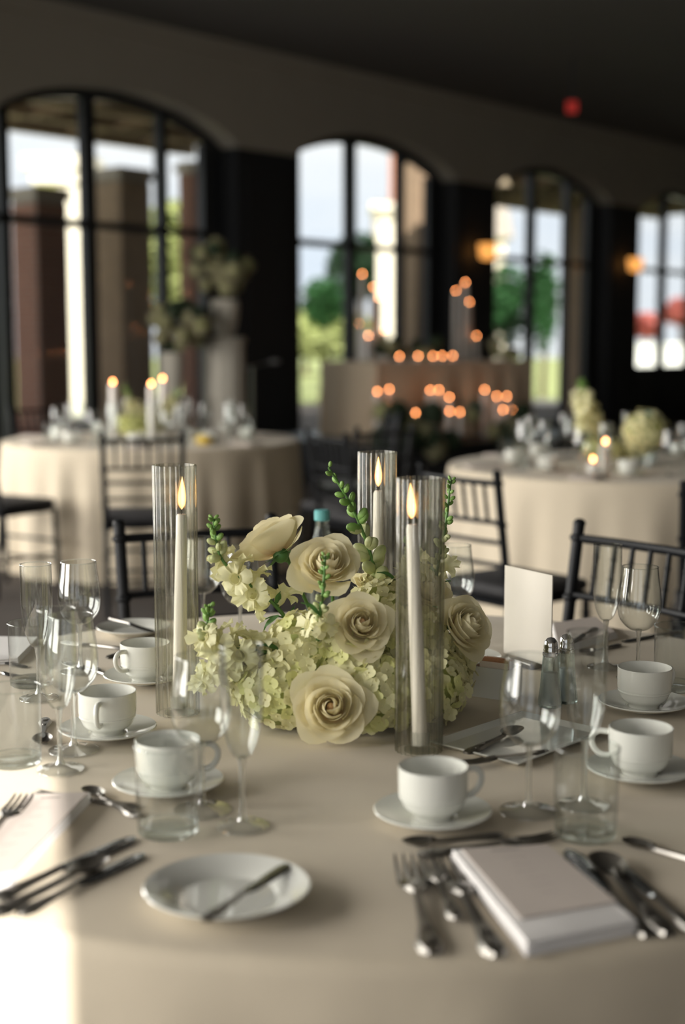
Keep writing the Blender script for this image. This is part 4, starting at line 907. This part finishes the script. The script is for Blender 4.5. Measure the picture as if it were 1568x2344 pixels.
# right table centre
q = aty(1475, 990, 6.62); t = bg_arrangement('hydrangea_vase', 'single round cream hydrangea ball in a low vase on the right background table', q.x, 6.62, Z, [(0, 0, q.z-Z, .105, 'hyd')], vase=(.05, q.z-Z-.06, 'tumbler'), seed=5)
t = bg_arrangement('flower_arrangement', 'blurred low cream flowers on the right background table beside the hydrangea ball', aty(1400, 1000, 6.75).x, 6.75, Z, [(0, 0, .06, .06, 'hyd'), (.1, .03, .05, .055, 'hyd'), (-.08, .04, .07, .05, 'hydg')], vase=(.06, .03, 'china'), seed=6)
off = Vector((aty(1400, 1000, 6.75).x, 6.75, Z))
snapdragon([(1352, 1015, 6.75), (1345, 960, 6.75), (1338, 910, 6.75), (1330, 872, 6.75)], .15, 18, 'tall blurred snapdragon', 1.9, 5, t, off, .4)
for px, py, Y, d in ((1386, 1007, 6.5, 'taller'), (1357, 1070, 6.3, 'shorter, nearer')):
    c = aty(px, py, Y); bgcandle(c.x, Y, Z, max(.05, c.z-Z-.02), 'lit candle on the right background table, the '+d+' one', 'candles on the right table', .03)
    clone(CYL, 'clear glass around the %s candle on right background table' % d, 'glass sleeve', (c.x, Y, Z), 0, 'candle glasses on the right table', .9 if d == 'taller' else .6)
c = aty(1489, 950, 6.95); t = thing('water_bottle', 'blurred bottle with teal cap behind the hydrangea ball', 'bottle', (c.x, 6.95, Z)); obj('glass_body', MB().lathe(spline([(.0001, .001), (.034, .001), (.034, .14), (.024, .175), (.0145, .228)], 4), 20).mesh('glass_body', 'water'), t); obj('screw_cap', MB().lathe([(.0158, .226), (.016, .247), (0, .248)], 16).mesh('screw_cap', 'teal'), t)

# ================================================================== stage, head table, pedestals
def wallbox(cx, cy, rz): return Matrix.Translation((cx, cy, 0)) @ Matrix.Rotation(rz, 4, 'Z')
HR = math.radians(37); HU = Vector((math.cos(HR), math.sin(HR), 0)); HV = Vector((-HU.y, HU.x, 0)); HC = Vector((.30, 13.2, 0))   # HC: near corner of the table
HCEN = HC+HU*1.06+HV*.45; HX, HY = HCEN.x, HCEN.y; HM = wallbox(HX, HY, HR)
def along(px, o):           # point on the line o behind the table front, under picture column px
    r = ray(px, 850); k = r.x/r.y; B = HC+HV*o; t_ = (k*B.y-B.x)/(HU.x-k*HU.y); return B+HU*t_
t = thing('stage_riser', 'low black stage platform under the candlelit head table', 'stage', (HX, HY, 0), HR)
obj('platform', MB().rbox((-1.5, -1.15, .0), (1.6, 1.0, .38), .02).mesh('platform', 'stage'), t); obj('top_board', MB().box((-1.52, -1.17, .38), (1.62, 1.02, .40)).mesh('top_board', 'frame', False), t)
HZ = .40
def drape(L, Dp, H, m, seed):
    rn = random.Random(seed); mb = MB(); pts = []; r = .04; n = 220
    per = []
    for i in range(n):
        f = i/n*4; e = int(f); u = f-e
        c4 = [(-L, -Dp), (L, -Dp), (L, Dp), (-L, Dp), (-L, -Dp)]; p = Vector(c4[e]).lerp(Vector(c4[e+1]), u); nrm = [Vector((0, -1)), Vector((1, 0)), Vector((0, 1)), Vector((-1, 0))][e]; per.append((p, nrm, i))
    rows = [(H, 0, .96), (H, 0, 1), (H-.01, .004, 1)]+[(H-.01-(H-.02)*k/8, .006+.028*k/8, 1) for k in range(1, 9)]; vs = []
    for z, o_, s_ in rows:
        for p, nr, i in per:
            w = (math.cos(i*.62+2*math.sin(i*.11+seed)))*.035*max(0, (H-z)/H) if z < H-.005 else 0; q = p*s_+nr*(o_+w); vs.append((q.x, q.y, z))
    fs = [(a*n+j, a*n+(j+1) % n, (a+1)*n+(j+1) % n, (a+1)*n+j) for a in range(len(rows)-1) for j in range(n)]+[tuple(range(n-1, -1, -1))]
    return mb.add(vs, fs)
ht = thing('head_table', 'rectangular head table on the stage hidden by its champagne cloth', 'table', (HX, HY, HZ), HR)
obj('tabletop', MB().box((-1.0, -.42, .70), (1.0, .42, .74)).mesh('tabletop', 'tablewood', False), ht)
for sx in (-.9, .9):
    for sy in (-.35, .35): obj('leg', MB().tube([(sx, sy, 0), (sx, sy, .70)], .018).mesh('leg', 'steel'), ht)
tag(obj('head_tablecloth', drape(1.03, .45, .75, 'hcloth', 2).mesh('head_tablecloth', 'hcloth'), None, R=HM @ Matrix.Translation((0, 0, HZ))), 'champagne cloth reaching the stage on the candlelit head table', 'tablecloth')
# candles around the head table
def candle_on(px, py, o, zbase, label, group, r=.03):
    p = along(px, o); c = aty(px, py, p.y); bgcandle(p.x, p.y, zbase+.001, max(.045, c.z-zbase-.02), label, group, r)
TZ = HZ+.75
for px, py, d in ((829, 626, 'tallest'), (854, 656, 'second tallest'), (866, 681, 'third tallest'), (823, 740, 'fourth tallest'), (879, 756, 'fifth tallest'), (843, 767, 'shortest')):
    candle_on(px, py, 1.12+.1*(px % 3)+(py-626)*.0006, HZ, 'tall lit candle left behind the head table, %s of its cluster' % d, 'tall candles left behind the head table')
for px, py, d in ((1063, 645, 'tallest'), (1042, 664, 'second tallest'), (1073, 690, 'third tallest'), (1046, 757, 'second shortest'), (1090, 768, 'shortest')):
    candle_on(px, py, 1.08+.09*(px % 3), HZ, 'tall lit candle right behind the head table, %s of its cluster' % d, 'tall candles right behind the head table')
for i, px in enumerate((914, 957, 991, 1012, 1036)):
    p = along(px, .12); bgcandle(p.x, p.y, TZ+.001, .035, 'votive candle on top of the head table, %s from the left' % ORD[i], 'votives on the head table', .028)
low = sorted([(864, 895), (891, 890), (889, 922), (913, 921), (915, 949), (952, 944), (985, 892), (1005, 892), (1029, 908), (1030, 940), (1054, 942), (1110, 891), (1138, 906), (1161, 906), (1153, 937), (1174, 937)])
for i, (px, py) in enumerate(low):
    candle_on(px, py, -.22-(py-890)*.006, HZ, 'glowing candle before the head table, %s from the left' % ORD[i], 'candles in front of the head table')
# flowers in front of and on the head table
rn = random.Random(31); blobs = []
for k in range(26):
    px = rn.uniform(870, 1200); py = rn.uniform(930, 1030); Yb = along(px, -.78).y-.25; c = aty(px, py, Yb); blobs.append((c.x-HX, Yb-12.62, max(.12, c.z), rn.uniform(.07, .13), rn.choice(('babys', 'darkleaf', 'babys', 'darkleaf', 'darkleaf'))))
bg_arrangement('floor_flowers', 'low mass of cream blossoms and dark foliage in front of the stage', HX, 12.62, 0, blobs, seed=8)
for lab, px0, px1, py0, py1, Y, n in (('loose pale flowers left on the head table', 860, 905, 780, 822, along(880, .5).y, 6), ('loose pale flowers at middle of the head table', 925, 1000, 780, 822, along(960, .5).y, 8), ('loose pale flowers right on the head table', 1120, 1180, 785, 830, along(1150, .45).y, 7)):
    blobs = []; cx = aty((px0+px1)/2, 800, Y).x
    for k in range(n): c = aty(rn.uniform(px0, px1), rn.uniform(py0, py1), Y); blobs.append((c.x-cx, rn.uniform(-.06, .06), max(.06, c.z-TZ), rn.uniform(.045, .075), rn.choice(('babys', 'babys', 'darkleaf'))))
    bg_arrangement('flower_arrangement', lab, cx, Y, TZ+.002, blobs, seed=n+40, vase=(.06, .04, 'china'))
# flower pedestals beside the leftmost window
def pedestal(px0, px1, ptop, vx0, vx1, pv, fx, fy, fr, Y, lab, flab, vlab, seed):
    a, b = aty(px0, 780, Y), aty(px1, 780, Y); w = (b.x-a.x)/2; zt = aty(0, ptop, Y).z; cx = (a.x+b.x)/2; n = 96
    t = thing('flower_plinth', lab, 'plinth', (cx, Y, 0)); mb = MB(); vs = []
    for q, z in ((1, .06), (1, zt-.06)):
        for j in range(n): r = w*.94*(1-.05*abs(math.sin(12*PI*j/n*1.0))); vs.append((r*math.cos(2*PI*j/n), r*math.sin(2*PI*j/n), z))
    mb.add(vs, [(j, (j+1) % n, n+(j+1) % n, n+j) for j in range(n)]); obj('fluted_drum', mb.mesh('fluted_drum', 'plinth', False), t)
    obj('base', MB().lathe([(0, 0), (w, 0), (w, .05), (w*.95, .06), (0, .06)], 40).mesh('base', 'plinth'), t); obj('top_slab', MB().lathe([(0, zt-.06), (w*.95, zt-.06), (w, zt-.05), (w, zt), (0, zt)], 40).mesh('top_slab', 'plinth'), t)
    va, vb = aty(vx0, 780, Y), aty(vx1, 780, Y); vw = (vb.x-va.x)/2; zv = aty(0, pv, Y).z-zt
    v = thing('urn', vlab, 'vase', ((va.x+vb.x)/2, Y, zt+.001)); obj('urn_body', MB().lathe(spline([(vw*.55, .0), (vw*.6, .01), (vw*.85, zv*.35), (vw, zv*.8), (vw*.96, zv), (vw*.86, zv), (vw*.8, zv*.4), (.001, .03)], 3), 28).mesh('urn_body', 'plinth'), v)
    c = aty(fx, fy, Y); R = fr; rn = random.Random(seed); bl_ = []
    for k in range(34):
        d = Vector((rn.gauss(0, 1), rn.gauss(0, 1), rn.gauss(0, 1))).normalized()*(rn.random()**.4)*R; bl_.append((d.x, d.y, c.z-zt-zv+d.z*.85+.02, rn.uniform(.05, .085), rn.choice(('babys', 'darkleaf', 'babys', 'babys', 'darkleaf'))))
    off_z = zt+zv; bl2 = [(x, y, max(z, .03), r, m_) for x, y, z, r, m_ in bl_]
    bg_arrangement('urn_flowers', flab, c.x, Y, off_z, bl2, seed=seed)
pedestal(462, 562, 772, 483, 548, 690, 505, 618, .27, 12.4, 'tall fluted white plinth before the dark pier', 'loose cloud of cream flowers atop the taller plinth', 'pale urn standing on the taller plinth', 71)
pedestal(355, 428, 905, 366, 420, 812, 415, 752, .26, 12.0, 'shorter white plinth behind the left background table', 'cream and green flowers in the white urn on the shorter plinth', 'white round urn on the shorter plinth', 72)
c = aty(577, 860, 12.9); t = thing('microphone_stand', 'slim metal boom microphone stand before the dark pier', 'stand', (c.x, 12.9, 0))
zt = aty(577, 838, 12.9).z
obj('pole', MB().tube([(0, 0, .03), (0, 0, zt)], .012).mesh('pole', 'steel'), t); obj('boom_arm', MB().tube([(-.08, 0, zt-.02), (.20, 0, zt+.04)], .008).mesh('boom_arm', 'steel'), t); obj('microphone', MB().ell((.21, 0, zt+.042), (.05, .022, .022), 12, 8).mesh('microphone', 'steel'), t)
obj('base', MB().lathe([(0, 0), (.14, 0), (.14, .02), (.02, .035), (0, .035)], 28).mesh('base', 'steel'), t)

for o in list(PROTO): bpy.data.objects.remove(o)
